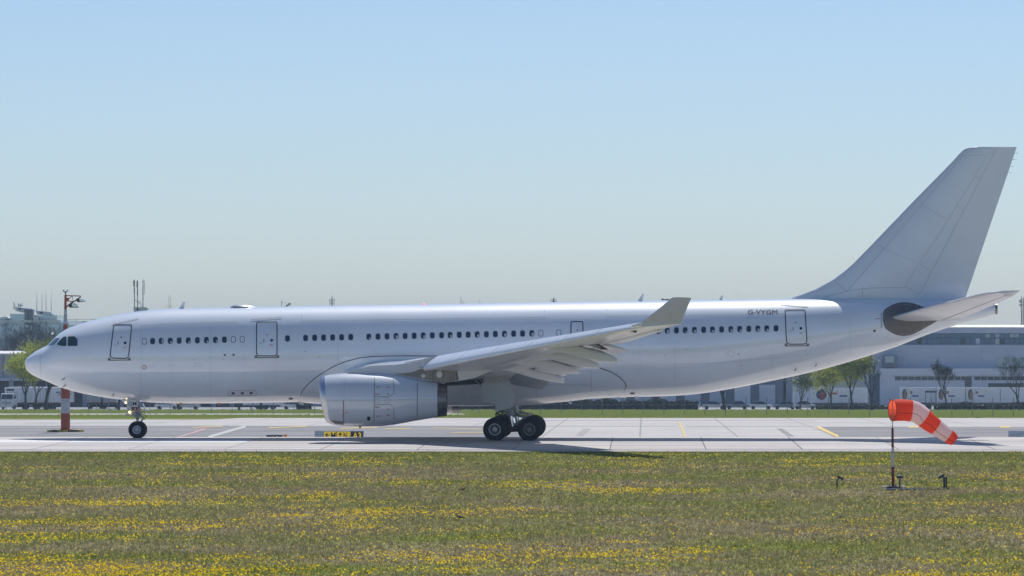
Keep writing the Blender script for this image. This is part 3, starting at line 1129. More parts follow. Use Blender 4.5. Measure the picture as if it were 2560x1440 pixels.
JOINTS = [y_at_le(p) for p in (1049, 1136, 1219, 1311, 1400, 1484, 1577)]
for sgn in (1, -1):
    ys = [-1.6, -2.8, -4.4, -6, -7.7, -9.4, -11.5, -14, -16.7, -19.4, -21.7, -24, -25.6, -27.2, -29.0]
    # main box of the wing behind the slats; full section at the root and tip
    rg = [wsec(y, SLC, 1.0, 16, sgn) for y in ys]
    wing = obj('wing', MB().loft(rg), 'wing_paint', plane, smooth=True, sharp=35)
    sp = [(-1.6, -8.55)] + [(JOINTS[i], JOINTS[i + 1]) for i in range(6)] + [(JOINTS[6], -29.0)]
    for k, (a, b) in enumerate(sp):
        a_, b_ = a - 0.035, b + 0.035
        n = max(2, int(abs(b - a) / 1.2) + 1)
        rg = [wsec(a_ + (b_ - a_) * i / n, 0.0, SLC - 0.004, 14, sgn) for i in range(n + 1)]
        tip = k == len(sp) - 1
        if not tip and k > 0:      # slats run slightly out and down
            out_ = []
            for r in rg:
                hp = r[0]                      # upper rear edge of the slat
                ca, sa = math.cos(DROOP), math.sin(DROOP)
                out_.append([Vector((hp.x + (p.x - hp.x) * ca - (p.z - hp.z) * sa - 0.04, p.y,
                                     hp.z + (p.x - hp.x) * sa + (p.z - hp.z) * ca - 0.01)) for p in r])
            rg = out_
        obj('wing_tip_edge' if tip else ('slat' if k else 'root_edge'), MB().loft(rg), 'slat_paint', wing, smooth=True, sharp=40)
    # leading edge between the root slat and the pylon
    rg = [wsec(y, 0.03, SLC - 0.004, 10, sgn) for y in (-8.57, -9.2, JOINTS[0] + 0.03)]
    obj('pylon_gap_edge', MB().loft(rg), 'wing_paint', wing, smooth=True, sharp=40)

    def M_(p):
        return Vector((p.x, p.y * sgn, p.z))
    # winglet
    rg = []
    for t in (0, 0.12, 0.5, 1.0):
        Y = -29.0 - 1.15 * t ** 0.9 * (0.55 + 0.45 * t)
        # pixel outline of the winglet: bottom (1606..1702, 806) to top (1680..1728, 744)
        l = at(1604 + (1681 - 1604) * t, 806.5 + (744 - 806.5) * t, -29.0 - 0.5 * t)
        r_ = at(1703 + (1728.5 - 1703) * t, 806 + (744.5 - 806) * t, -29.0 - 0.5 * t)
        ch = r_.x - l.x
        T = 0.10 * ch
        cs = [0.5 - 0.5 * math.cos(math.pi * k / 8) for k in range(9)]
        nrm = Vector((0, -0.86, 0.5)) if t > 0 else Vector((0, -0.5, 0.86))
        a = [l.lerp(r_, c) + nrm * naca(c, 1) * T for c in cs]
        b = [l.lerp(r_, c) - nrm * naca(c, 1) * T for c in cs]
        rg.append([M_(p) for p in a[::-1] + b[1:]])
    obj('winglet', MB().loft(rg), 'winglet_tint', wing, smooth=True, sharp=40)
    # wing-tip lamp
    obj('position_lamp', MB().sphere(M_(at(1594, 811, -28.85)), 0.07, 8, 6), 'red_nav' if sgn == 1 else 'lamp_glass', wing, smooth=True)

    # flaps: inboard and outboard panels, run out behind and below the wing
    def flap(y0, y1, ch0, ch1, dx0, dz0, dx1, dz1, ang, name, paint='wing_paint'):
        rr = []
        for t in (0, .25, .5, .75, 1):
            Y = y0 + (y1 - y0) * t
            xl, zl, xt, zt, T = wst(Y)
            ch = ch0 + (ch1 - ch0) * t
            a = math.radians(ang)
            ox_, oz_ = xt - ch * 0.62 + (dx0 + (dx1 - dx0) * t), zt + (dz0 + (dz1 - dz0) * t)
            cs = [0.5 - 0.5 * math.cos(math.pi * k / 8) for k in range(9)]
            up, lo = [], []
            for c in cs:
                h = naca(c, 1) * 0.13 * ch
                for lst, s in ((up, 1.2), (lo, -0.55)):
                    u, w_ = c * ch, h * s
                    lst.append(Vector((ox_ + u * math.cos(a) + w_ * math.sin(a), Y, oz_ - u * math.sin(a) + w_ * math.cos(a))))
            rr.append([M_(p) for p in up[::-1] + lo[1:]])
        return obj(name, MB().loft(rr), paint, wing, smooth=True, sharp=35)
    flap(-3.0, -9.0, 2.2, 1.8, -0.3, -0.12, -0.35, -0.14, 12, 'flap', 'door_shade_grey')  # inboard flap darker: the wing's shadow is put into its colour
    flap(-9.6, -19.5, 1.75, 1.35, 0.25, -0.10, 0.35, -0.06, 13, 'flap')
    flap(-20.2, -26.2, 1.2, 0.9, -0.35, -0.02, -0.3, -0.01, 4, 'aileron')

    # canoe fairings under the flap tracks: pixel stations (x, top, bottom) in the plane Y
    FAIR = [(-9.7, [(1140, 905, 906), (1180, 903, 912), (1240, 905, 921), (1290, 910, 933), (1340, 924, 947), (1375, 930, 954), (1400, 942, 957), (1411, 948, 957)]),
            (-12.9, [(1175, 890, 891), (1230, 886, 899), (1300, 886, 911), (1350, 893, 921), (1400, 906, 931), (1430, 917, 934.5), (1449, 925.5, 934)]),
            (-16.3, [(1255, 875, 876), (1300, 872, 884), (1360, 870, 895), (1410, 879, 907), (1450, 890, 917), (1480, 901.5, 921.5), (1498, 910, 921)]),
            (-19.6, [(1330, 865, 866), (1370, 859, 872), (1420, 858, 885), (1465, 868, 897), (1500, 875, 904), (1525, 886, 907.5), (1543, 896, 907.5)])]
    for Y, stn in FAIR:
        rr = []
        for i, (x, a, b) in enumerate(stn):
            pa, pb = at(x, a, Y), at(x, b, Y)
            zc = (pa.z + pb.z) / 2
            hz = (pa.z - pb.z) / 2
            wd = [0.04, 0.18, 0.24, 0.27, 0.26, 0.24, 0.17, 0.12][i if i < len(stn) - 1 else 6]
            rr.append([M_(Vector((pa.x, Y + wd * math.copysign(abs(math.cos(2 * math.pi * k / 12)) ** 0.6, math.cos(2 * math.pi * k / 12)), zc + hz * math.copysign(abs(math.sin(2 * math.pi * k / 12)) ** 0.75, math.sin(2 * math.pi * k / 12)))))
                       for k in range(12)])
        obj('flap_track_fairing', MB().loft(rr), 'wing_paint', wing, smooth=True, sharp=50)
    if sgn == 1:
        # joints and drain stubs seen on the underside
        mb = MB()
        for (ya, yb, c) in ((-9.8, -14, .62), (-14, -19.5, .62), (-10.5, -20, .45)):
            v = []
            for i in range(9):
                Y = ya + (yb - ya) * i / 8
                p, q = wpt(Y, c, False), wpt(Y, c + 0.006, False)
                v += [p + Vector((0, 0, -.012)), q + Vector((0, 0, -.012))]
            mb.add(v, [(2 * i, 2 * i + 1, 2 * i + 3, 2 * i + 2) for i in range(8)])
        obj('underside_joint', mb, 'seam', wing)
        for x, y, Y in ((1348, 874, -15.0), (1290, 893, -12.0), (1407, 860, -18.6)):
            p = at(x, y, Y)
            obj('hinge_stub', MB().box(p, (0.07, 0.05, 0.17), ry=0.2), 'black_print', wing)
        cove_shade = [(1416, 857), (1436, 851.5), (1462, 851), (1484, 855.5), (1506, 865), (1522, 874), (1504, 874), (1478, 864.5), (1440, 859.5)]
        obj('flap_cove_shade', MB().prism([at(x, y, -20.05) for x, y in cove_shade], (0, .35, 0)), 'gear_dark', wing)  # solid dark strip stands for the shaded gap and its mechanism
        obj('flap_track', MB().tube([at(1430, 855, -20.2), at(1470, 857, -20.2), at(1502, 869, -20.2)], [.05, .07, .05], 6), 'gear_grey', wing)
        for x, y, Y in ((1445, 851, -20.4), (1478, 851, -21.5), (1580, 827, -26.8), (1505, 839, -23.0)):
            p = at(x, y, Y)
            obj('actuator', MB().tube([p + Vector((-.25, 0, .05)), p + Vector((.25, 0, -.05))], [0.05, 0.08], 6), 'dark_metal', wing)

    # ------------------------------------------------------------ pylon and engine
    YE = -9.37
    q = [(868, 931), (900, 921), (925, 914.5), (985, 912), (1020, 909), (1045, 905), (1075, 906), (1160, 910), (1262, 913), (1186, 945), (1150, 952),
         (1110, 956.5), (1060, 950), (1000, 942)]
    py = obj('pylon', MB().prism([M_(at(x, y, YE - 0.26)) for x, y in q], (0, 0.52 * sgn, 0)), 'wing_paint', wing)
    q2 = [(985, 934), (1010, 933), (1032, 930), (1050, 923), (1066, 917), (1100, 915.7), (1143, 923), (1147, 950.5), (1112, 957), (1092, 954), (1045, 945)]
    obj('heat_shield', MB().prism([M_(at(x, y, YE - 0.275)) for x, y in q2], (0, 0.55 * sgn, 0)), 'heat_metal', py)
    for x, y, rx, ry in ((1058.5, 940, 5.6, 4.8), (1098.5, 936, 7.2, 8.6)):
        obj('access_cover', MB().prism([M_(at(a, b, YE - 0.283)) for a, b in ellipse(x, y, rx, ry, 18)], (0, 0.008 * sgn, 0)), 'wing_paint', py)

    NAC = [(807, 946, 1052), (812, 941.5, 1057), (820, 938.3, 1060), (833, 935.6, 1062.5), (860, 932.9, 1064.6), (890, 931.9, 1065.5), (925, 932.0, 1065.6),
           (955, 932.8, 1065.0), (985, 934.6, 1061.8), (1010, 938, 1057.2), (1039, 944, 1051.8), (1067, 950.3, 1047.2), (1095, 956.6, 1043)]

    def nring(x, a, b, n=40, infl=0.0, tilt=0.0):
        p, r_ = at(x, a, YE), at(x, b, YE)
        zc, rz = (p.z + r_.z) / 2, (p.z - r_.z) / 2 + infl
        wz = rz * (1.0 if x > 900 else 1.0)
        out = []
        for k in range(n):
            t = 2 * math.pi * k / n
            out.append(M_(Vector((p.x - tilt * math.sin(t), YE + wz * math.cos(t), zc + rz * math.sin(t)))))
        return out
    fwd = lambda x: 0.19 * max(0.0, 1 - (x - 807) / 60.0)
    rg = [nring(x, a, b, tilt=fwd(x)) for x, a, b in NAC[2:]]
    eng = obj('engine', MB().loft(rg, cap=False), 'cowl_paint', plane, smooth=True)
    # polished lip, rolled inwards to the intake duct
    lip = [nring(x, a, b, tilt=fwd(x)) for x, a, b in reversed(NAC[:3])]
    for x, a, b in ((805.2, 950, 1048), (806, 955, 1043), (811, 960, 1038), (822, 963, 1035)):
        lip.append(nring(x, a, b, tilt=0.19))
    obj('intake_lip', MB().loft(lip, cap=False), 'lip_metal', eng, smooth=True)
    obj('intake_duct', MB().loft([nring(822, 963, 1035, tilt=.19), nring(870, 958, 1040), nring(905, 958, 1040)], cap=True), 'intake_dark', eng, smooth=True)
    # exhaust nozzle: outer ring, inner dark face
    noz = [nring(1095, 957.2, 1042.4), nring(1106, 959.0, 1041.0), nring(1116.5, 960.8, 1039.6), nring(1116.8, 962.4, 1038), nring(1098, 964, 1036.5)]
    obj('exhaust_nozzle', MB().loft(noz, cap=True), 'nozzle_metal', eng, smooth=True, sharp=40)
    if sgn == 1:
        def nac(off):
            xk = np.array([n_[0] for n_ in NAC], float)
            tk = np.array([n_[1] for n_ in NAC]); bk = np.array([n_[2] for n_ in NAC])

            def fn(x, y):
                Y = YE - 1.3
                for _ in range(6):
                    p = at(x, y, Y)
                    xe = pxx(p.x, YE)
                    ta, tb = at(0, np.interp(xe, xk, tk), YE).z, at(0, np.interp(xe, xk, bk), YE).z
                    zc, rz = (ta + tb) / 2, (ta - tb) / 2
                    t = max(-.999, min(.999, (p.z - zc) / rz))
                    Y = YE - rz * math.sqrt(1 - t * t)
                p = at(x, y, Y)
                n_ = Vector((0, Y - YE, p.z - zc)).normalized()
                return p + n_ * off
            return fn
        N1, N2 = nac(0.022), nac(0.030)
        joints('cowl_joint', [[(936, 934), (935, 1064)], [(1043.5, 947), (1043, 1050)]], 1.4, N1, 'seam', eng)
        for seg in ([(936, 991.5), (968, 992.3), (975, 991), (984.5, 985), (984.5, 945)], [(936, 1011.3), (968, 1011), (975, 1011.3), (984.5, 1017.5), (985, 1057)]):
            joints('cowl_joint', [seg], 0.9, N1, 'seam', eng)
        joints('cowl_crease', [[(861, 936), (859, 1062)], [(822, 1001), (1094, 998.5)]], 0.6, N1, 'faint_seam', eng)
        obj('red_stripe', ribbon(MB(), [(858.3, 1002), (858.6, 1054)], 1.5, N2), 'red_print', eng)
        mb = MB()
        for x, y, w in ((946, 967, 10), (971, 967.5, 8), (944, 985, 13), (970, 985, 6), (944, 1017, 14), (970, 1022, 5), (947, 1039, 12), (971, 1036.5, 9)):
            ribbon(mb, [(x - w / 2, y), (x + w / 2, y)], 0.8, N2)
            ribbon(mb, [(x - w / 2, y + 2), (x + w / 4, y + 2)], 0.7, N2)
        obj('cowl_notice', mb, 'red_print', eng)
        for x in (943.5, 968):
            obj('latch_panel', ribbon(MB(), rrect(x - 6, 996, x + 6, 1006.5, 1.5), 0.6, N1, closed=True), 'faint_seam', eng)
        for x0, x1 in ((850, 857), (863, 873)):
            pl = obj('warning_plate', patch(MB(), rrect(x0, 1028, x1, 1034, .6), N2, (1, .5)), 'white_plate', eng)
        obj('warning_mark', patch(patch(MB(), ellipse(866, 1031, 1.6, 1.8, 10), nac(.036), (1, .5)), ellipse(870.5, 1031, 1.2, 1.4, 10), nac(.036), (1, .5)), 'red_print', eng)
        obj('vent_grille', patch(MB(), rrect(918, 1041, 925.5, 1050.5, .6), N2, (1, .5)), 'black_print', eng)
        obj('drain_mast', MB().box(at(900, 1067, YE), (0.10, 0.06, 0.14)), 'dark_metal', eng)
        # nacelle chine and lower scoop
        obj('lower_panel', patch(MB(), [(826, 1051), (858, 1055.5), (859.5, 1061), (838, 1059.5)], N1, (1, .6, .3)), 'sill_grey', eng)

    # ------------------------------------------------------------ main landing gear
    YG = -5.34
    gx = at(1281, 0, YG).x
    top, mid, bot = M_(at(1266, 950, YG)), M_(at(1277, 1040, YG)), M_(at(1282, 1071, YG))
    gear = obj('main_gear', MB().tube([top, at(1273.5, 1020, YG) if sgn == 1 else M_(at(1273.5, 1020, YG)), mid], [0.2, 0.2, 0.19], 16), 'gear_grey', plane, smooth=True, sharp=50)
    obj('oleo_piston', MB().tube([mid, bot], [0.13, 0.13], 14), 'chrome', gear, smooth=True, sharp=50)
    ax0, ax1 = M_(at(1238.2, 1073, YG)), M_(at(1324.3, 1073, YG))
    obj('bogie_beam', MB().tube([ax0, bot + Vector((0, 0, -.02)), ax1], [0.12, 0.2, 0.12], 10), 'gear_dark', gear, smooth=True)
    mb = MB()
    for p in (ax0, ax1):
        mb.tube([p + Vector((0, -.75, 0)), p + Vector((0, .75, 0))], 0.07, 8)
        mb.tube([p + Vector((0, -.3, 0)), p + Vector((0, .3, 0))], 0.26, 12)
    obj('axle', mb, 'gear_dark', gear, smooth=True, sharp=50)
    mb = MB()
    mb.tube([M_(at(1240, 1033, YG)), M_(at(1275, 1048, YG))], 0.055, 6)
    mb.tube([M_(at(1252, 1030, YG)), M_(at(1272, 1042, YG))], 0.045, 6)
    mb.tube([M_(at(1240, 1033, YG)), M_(at(1240, 1068, YG))], 0.05, 6)
    mb.tube([M_(at(1250, 1034, YG - .2)), M_(at(1251, 1062, YG - .2))], 0.04, 6)
    mb.tube([M_(at(1266, 1022, YG)), M_(at(1240, 1033, YG))], 0.05, 6)
    obj('drag_link', mb, 'gear_dark', gear, smooth=True)
    mb = MB()
    mb.tube([M_(at(1284, 1036, YG)), M_(at(1306, 1041, YG)), M_(at(1317, 1042, YG))], [0.09, 0.07, 0.05], 8)
    mb.tube([M_(at(1286, 1064, YG)), M_(at(1312, 1044, YG))], [0.09, 0.07], 8)
    obj('torque_link', mb, 'gear_grey', gear, smooth=True)
    mb = MB()
    mb.tube([M_(at(1284, 1015, YG - .2)), M_(at(1288, 1030, YG - .2)), M_(at(1299, 1037, YG - .2)), M_(at(1319, 1040, YG - .2)), M_(at(1322, 1046, YG - .2))], 0.022, 5)
    mb.tube([M_(at(1282, 1020, YG - .15)), M_(at(1291, 1036, YG - .15)), M_(at(1311, 1039, YG - .15))], 0.018, 5)
    mb.tube([M_(at(1264, 1024, YG - .25)), M_(at(1266, 1060, YG - .25))], 0.02, 5)
    obj('hydraulic_hose', mb, 'gear_dark', gear, smooth=True)
    mb = MB()
    mb.box(M_(at(1284, 1018, YG - .2)), (0.16, 0.12, 0.34), ry=.1)
    mb.box(M_(at(1281, 1035, YG - .22)), (0.30, 0.1, 0.12), ry=.1)
    obj('valve_block', mb, 'gear_grey', gear)
    obj('gear_placard', MB().box(M_(at(1275, 1041, YG - .23)), (0.12, 0.02, 0.05), ry=.1), 'red_print', gear)
    # four wheels, each tyre + rim
    R = 0.69
    for (cx_, dark) in ((1238.2, False), (1324.3, True)):
        for dy in (-0.69, 0.69):
            c = M_(at(cx_, 1073, YG)) + Vector((0, dy, 0))
            prof = [(-.20, .34), (-.235, .40), (-.255, .50), (-.245, .60), (-.20, .655), (-.10, .687), (0, .69), (.10, .687), (.20, .655), (.245, .60), (.255, .50), (.235, .40), (.20, .34)]
            ty = obj('tyre', MB().lathe(prof, (0, 1, 0), c, 40), 'tyre', gear, smooth=True)
            side = -1
            rp = [(side * .19, .36), (side * .225, .345), (side * .225, .30), (side * .17, .285)]
            obj('wheel_rim', MB().lathe(rp, (0, 1, 0), c, 36), 'rim_dark' if dark else 'rim_grey', gear, smooth=True, sharp=40)
            obj('brake_drum', MB().lathe([(side * .165, .29), (side * .12, .27), (side * .10, .12), (side * .10, .001)], (0, 1, 0), c, 28), 'gear_dark', gear, smooth=True, sharp=40)
            mb = MB()
            mb.lathe([(side * .10, .135), (side * .18, .125), (side * .215, .10), (side * .215, .001)], (0, 1, 0), c, 24)
            for k in range(18):
                a = 2 * math.pi * k / 18
                p = c + Vector((.165 * math.cos(a), side * .14, .165 * math.sin(a)))
                mb.box(p, (.09, .03, .014), ry=-a)
            obj('hub', mb, 'rim_dark' if dark else 'rim_grey', gear, smooth=True, sharp=40)
    # leg door, in two panels, standing outboard of the leg
    dpoly = [(1203.8, 957.8), (1275.3, 955), (1286, 1013.5), (1275, 1021), (1237.8, 1030), (1237.8, 1014), (1235.5, 1010), (1227, 1007.4), (1206, 1005)]
    obj('leg_door', MB().prism([M_(at(x, y, YG - 1.25)) for x, y in quad_round(dpoly, 1.5, 2)], (0, 0.06 * sgn, 0)), 'door_shade_grey', gear)
    dp2 = [(1211, 938.5), (1221, 934), (1270, 936), (1274.5, 954.2), (1211, 957)]
    obj('hinged_door', MB().prism([M_(at(x, y, YG - 1.30)) for x, y in dp2], (0, 0.06 * sgn, 0)), 'gear_grey', gear)
    # solid dark block for the shade inside the open bay ahead of the leg
    bp = [(1112, 957.5), (1150, 951), (1180, 944), (1207, 938), (1209, 972), (1196, 960), (1160, 961.5), (1118, 965)]
    obj('gear_bay_shade', MB().prism([M_(at(x, y, -5.2)) for x, y in bp], (0, 1.2 * sgn, 0)), 'gear_dark', gear)
    mb = MB()
    mb.tube([M_(at(1188, 950, -5.3)), M_(at(1206, 968, -5.3))], .05, 6)
    mb.tube([M_(at(1192, 944, -5.3)), M_(at(1207, 955, -5.3))], .04, 6)
    obj('side_stay', mb, 'gear_grey', gear)

# ---------------------------------------------------------------- fin and rudder
FIN = [(752, 1960, 2411), (745, 1977, 2413.6), (738, 1996, 2416), (723, 2037, 2421), (699, 2082, 2429.5), (678, 2111, 2436.5), (658, 2134, 2443.3), (602, 2188.5, 2462.3), (500, 2286.5, 2497),
       (407, 2378, 2528.5), (383, 2400, 2536.6), (374, 2409, 2539.5), (369.5, 2420, 2541.5), (367.5, 2432, 2542)]


def hinge(y):
    return 2299 + (735 - y) * (2492 - 2299) / (735 - 369)


def fin_pt(px, py, s, off=0.0):
    """point on the fin skin; s = -1 near side"""
    l = float(np.interp(-py, [-f_[0] for f_ in FIN], [f_[1] for f_ in FIN]))
    r_ = float(np.interp(-py, [-f_[0] for f_ in FIN], [f_[2] for f_ in FIN]))
    c = max(0, min(1, (px - l) / (r_ - l)))
    ch = (r_ - l) / S0
    T = 0.085 * min(ch, 7.5) * (1 if py < 736 else 1.0)
    p = at(px, py, 0)
    p.y = s * max(0.001, naca(c, 1) * T + off)
    return p


def fin_ring(y, a, b, n=14, off=0.0):
    xs_ = [a + (b - a) * (0.5 - 0.5 * math.cos(math.pi * k / n)) for k in range(n + 1)]
    return [fin_pt(x, y, -1, off) for x in xs_[::-1]] + [fin_pt(x, y, 1, off) for x in xs_[1:]]


rg, rr = [], []
for y, l, r_ in FIN:
    h_ = hinge(y)
    rg.append(fin_ring(y, l, min(h_, r_) - 0.2))
    if y < 760:
        rr.append(fin_ring(y, h_ - 1.2, r_, 8, -0.006))
fin = obj('fin', MB().loft(rg), 'fin_paint', plane, smooth=True, sharp=50)
obj('rudder', MB().loft(rr), 'fin_paint', fin, smooth=True, sharp=50)
FS = lambda x, y: fin_pt(x, y, -1, 0.008)
joints('fin_joint', [[(2081, 699.5), (2117.5, 728.5)], [(2117.5, 728.5), (2209, 622.5)], [(2187, 602.5), (2209, 622.5)], [(2286.5, 500.5), (2303.5, 513)], [(2378, 407), (2386, 414)],
                     [(2062, 744), (2080, 737), (2117, 728.5), (2155, 722), (2180, 720), (2255, 719.5), (2262, 716), (2300, 735)], [(2156, 722), (2156, 745)]], 0.7, FS, 'fin_seam', fin)
joints('fin_crease', [[(2209, 622.5), (2303.5, 513), (2386, 414), (2408, 388.5), (2470, 388)], [(2262, 716), (2300, 655), (2345, 590), (2400, 500), (2435, 445), (2466, 391)],
                      [(2303.5, 513), (2370, 550)], [(2300, 661), (2325, 676)], [(2391, 515), (2409, 525)], [(2437, 440), (2449, 450)], [(2209, 622.5), (2290, 655)],
                      [(2300, 734), (2491, 371)]], 0.7, FS, 'faint_seam', fin)
for x, y in ((2537, 383), (2532, 399), (2527, 416), (2522, 432)):
    p = at(x, y, 0)
    obj('static_wick', MB().tube([p, p + Vector((.06, 0, 0)), p + Vector((.2, 0, .01))], [.014, .01, .006], 5), 'dark_metal', fin)

# ---------------------------------------------------------------- tailplanes
oval = [(2207.5, 781), (2211, 775), (2220, 768), (2230, 762.5), (2240, 758.8), (2251, 756.6), (2262, 756), (2273, 757), (2284, 759.3), (2297, 763.5), (2311, 769),
        (2330, 780), (2345, 789), (2349, 795), (2341, 803), (2330, 809.5), (2315, 818), (2299, 827), (2288, 832.5), (2276.5, 837), (2265, 839.3), (2254, 839.5),
        (2243, 837.3), (2232, 833), (2222, 827.5), (2214, 821.5), (2209.5, 812), (2207, 800)]
sl = obj('stabiliser_seal', patch(MB(), oval, fus(0.02), (1, .85, .7, .5, .25)), 'stab_seal', plane, smooth=True)
ins = [(2275 + (x - 2275) * .93, 798 + (y - 798) * .86) for x, y in oval]
obj('seal_strip', ribbon(MB(), ins, 0.6, fus(0.03), closed=True), 'gear_grey', sl)
mb = MB()
for k in range(20):
    x = 2222 + k * 5.4
    yb = float(np.interp(x, [2214, 2232, 2254, 2276, 2299, 2330], [815, 825, 830, 828, 819, 803]))
    ribbon(mb, [(x, 797), (x + 1, yb)], 0.7, fus(0.028))
obj('seal_rib', mb, 'stab_rib', sl)
mb = MB()
ribbon(mb, [(2202.5, 782), (2204, 820)], 0.7, S)
for k in range(13):
    ribbon(mb, [(2201.5, 784 + k * 2.9), (2205, 784 + k * 2.9)], 0.6, S)
obj('trim_scale', mb, 'seam', sl)
obj('trim_notice', ribbon(MB(), [(2188, 797.3), (2200, 796.8)], 1.2, S), 'red_print', sl)
TP = [(-0.5, 2209, 800, 2409, 797.5), (-1.5, 2226, 795.0, 2418, 790), (-5.0, 2328, 766.0, 2480, 764), (-8.8, 2438, 738.5, 2535, 739), (-9.4, 2462, 734, 2549, 728.5), (-9.7, 2490, 731, 2551.5, 727.3)]
for sgn in (1, -1):
    rg, re2 = [], []
    for Y, xl, yl, xt, yt in TP:
        l, t = at(xl, yl, Y), at(xt, yt, Y)
        T = 0.095 * (t.x - l.x)

        def ring(c0, c1, n=12):
            cs = [c0 + (c1 - c0) * (0.5 - 0.5 * math.cos(math.pi * k / n)) for k in range(n + 1)]
            up = [l.lerp(t, c) + Vector((0, 0, naca(c, 1) * T)) for c in cs]
            lo = [l.lerp(t, c) - Vector((0, 0, naca(c, 1) * T)) for c in cs]
            return [Vector((p.x, p.y * sgn, p.z)) for p in up[::-1] + lo[1:]]
        if Y > -9.2:
            rg.append(ring(0, 0.70))
            re2.append([p + Vector((0, 0, -0.015)) for p in ring(0.706, 1.0, 6)])
        else:
            rg.append(ring(0, 0.70))
    tp = obj('tailplane', MB().loft(rg), 'wing_paint', plane, smooth=True, sharp=40)
    obj('elevator', MB().loft(re2), 'wing_paint', tp, smooth=True, sharp=40)
    # horn tip behind the main tip
    h_ = []
    for Y, xl, yl, xt, yt in TP[3:]:
        l, t = at(xl, yl, Y - .35 if Y == -8.8 else Y), at(xt, yt, Y - .35 if Y == -8.8 else Y)
        T = 0.09 * (t.x - l.x)
        cs = [0.70 + 0.30 * k / 5 for k in range(6)]
        up = [l.lerp(t, c) + Vector((0, 0, naca(c, 1) * T + .02)) for c in cs]
        lo = [l.lerp(t, c) - Vector((0, 0, naca(c, 1) * T - .02)) for c in cs]
        h_.append([Vector((p.x, p.y * sgn, p.z)) for p in up[::-1] + lo[1:]])
    obj('tailplane_tip', MB().loft(h_), 'wing_paint', tp, smooth=True, sharp=40)

# ---------------------------------------------------------------- nose gear
ng = obj('nose_gear', MB().tube([at(341, 1000, 0), at(343, 1035, 0), at(343.5, 1046, 0)], [0.14, 0.14, 0.12], 14), 'gear_grey', plane, smooth=True, sharp=50)
obj('oleo_piston', MB().tube([at(343.5, 1046, 0), at(344.5, 1074, 0)], [0.085, 0.085], 12), 'chrome', ng, smooth=True)
obj('axle', MB().tube([at(344.5, 1074, 0) + Vector((0, -.4, 0)), at(344.5, 1074, 0) + Vector((0, .4, 0))], .06, 8), 'gear_dark', ng)
for dy in (-0.36, 0.36):
    c = at(344.5, 1074, 0) + Vector((0, dy, 0))
    k_ = 0.515 / 0.69
    prof = [(o * .82, r_ * k_) for o, r_ in [(-.20, .34), (-.235, .40), (-.255, .50), (-.245, .60), (-.20, .655), (-.10, .687), (0, .69), (.10, .687), (.20, .655), (.245, .60), (.255, .50), (.235, .40), (.20, .34)]]
    obj('tyre', MB().lathe(prof, (0, 1, 0), c, 40), 'tyre', ng, smooth=True)
    mb = MB()
    mb.lathe([(-.155, .262), (-.17, .245), (-.15, .20), (-.145, .20), (-.12, .185), (-.12, .125), (-.15, .115), (-.18, .10), (-.185, .001)], (0, 1, 0), c, 36)
    obj('wheel_rim', mb, 'rim_white', ng, smooth=True, sharp=40)
    mb = MB()
    for k in range(12):
        a = 2 * math.pi * k / 12
        p = c + Vector((.155 * math.cos(a), -.128, .155 * math.sin(a)))
        mb.box(p, (.045, .02, .04), ry=-a)
    obj('rim_hole', mb, 'gear_dark', ng)
plate = [(317.5, 1000), (340, 1000.8), (344, 1004), (344.3, 1026), (317, 1024.5)]
gd = obj('gear_door', MB().prism([at(x, y, -0.42) for x, y in quad_round(plate, .8, 2)], (0, 0.05, 0)), 'white_plate', ng)
text_on('door_lettering', 'GM', flat(-0.428), 320.3, 1004.3, 341.3, 1014, 'black_print', ng, 0.004)
red = [(327.5, 1017), (344, 1017.8), (344, 1026.6), (330, 1025.2)]
obj('red_placard', MB().prism([at(x, y, -0.43) for x, y in red], (0, 0.008, 0)), 'maroon', ng)
mb = MB()
for y in (1020.5, 1023):
    patch(mb, rrect(335, y - .7, 340, y + .7, .3), flat(-0.436), (1, .5))
obj('placard_print', mb, 'white_plate', ng)
mb = MB()
mb.box(at(343, 1037, 0), (0.5, 0.4, 0.22))
mb.box(at(336, 1033, -.1), (0.22, 0.3, 0.16))
mb.box(at(349, 1030, 0), (0.16, 0.3, 0.5))
mb.tube([at(314, 1037, -.1), at(334, 1037, -.1)], .06, 8)
mb.tube([at(330, 1040, -.15), at(352, 1033, -.15)], .05, 6)
obj('steering_block', mb, 'gear_grey', ng, smooth=True, sharp=40)
mb = MB()
mb.tube([at(347, 1015, -.1), at(351, 1032, -.12), at(347, 1044, -.1)], .025, 5)
mb.tube([at(352, 1036, -.1), at(362, 1035, -.1), at(366, 1041, -.1), at(361, 1050, -.1)], .018, 5)
mb.tube([at(349, 1033, 0), at(363, 1028, 0)], .018, 5)
mb.tube([at(338, 1028, -.2), at(352, 1040, -.2)], .02, 5)
obj('hydraulic_hose', mb, 'gear_dark', ng, smooth=True)
mb = MB()
mb.tube([at(347, 1037, 0), at(360, 1044, 0)], [.055, .045], 6)
mb.tube([at(360, 1044, 0), at(353, 1054, 0)], [.045, .055], 6)
obj('torque_link', mb, 'gear_grey', ng, smooth=True)
obj('rear_door', MB().prism([at(x, y, -0.25) for x, y in ((355, 1008), (357, 1009), (363.3, 1027), (361.5, 1028))], (0, 0.5, 0)), 'white_plate', ng)
obj('front_door', MB().prism([at(x, y, -0.3) for x, y in ((304, 1001), (317, 1001), (316, 1009), (312, 1010))], (0, 0.6, 0)), 'white_paint', ng)
for x, y in ((324.5, 1030.3),):
    obj('taxi_light', MB().sphere(at(x, y, -0.25), 0.07, 10, 6), 'amber_lamp', ng, smooth=True)
obj('taxi_light', MB().sphere(at(314.5, 1007, -0.32), 0.045, 8, 6), 'amber_lamp', ng, smooth=True)

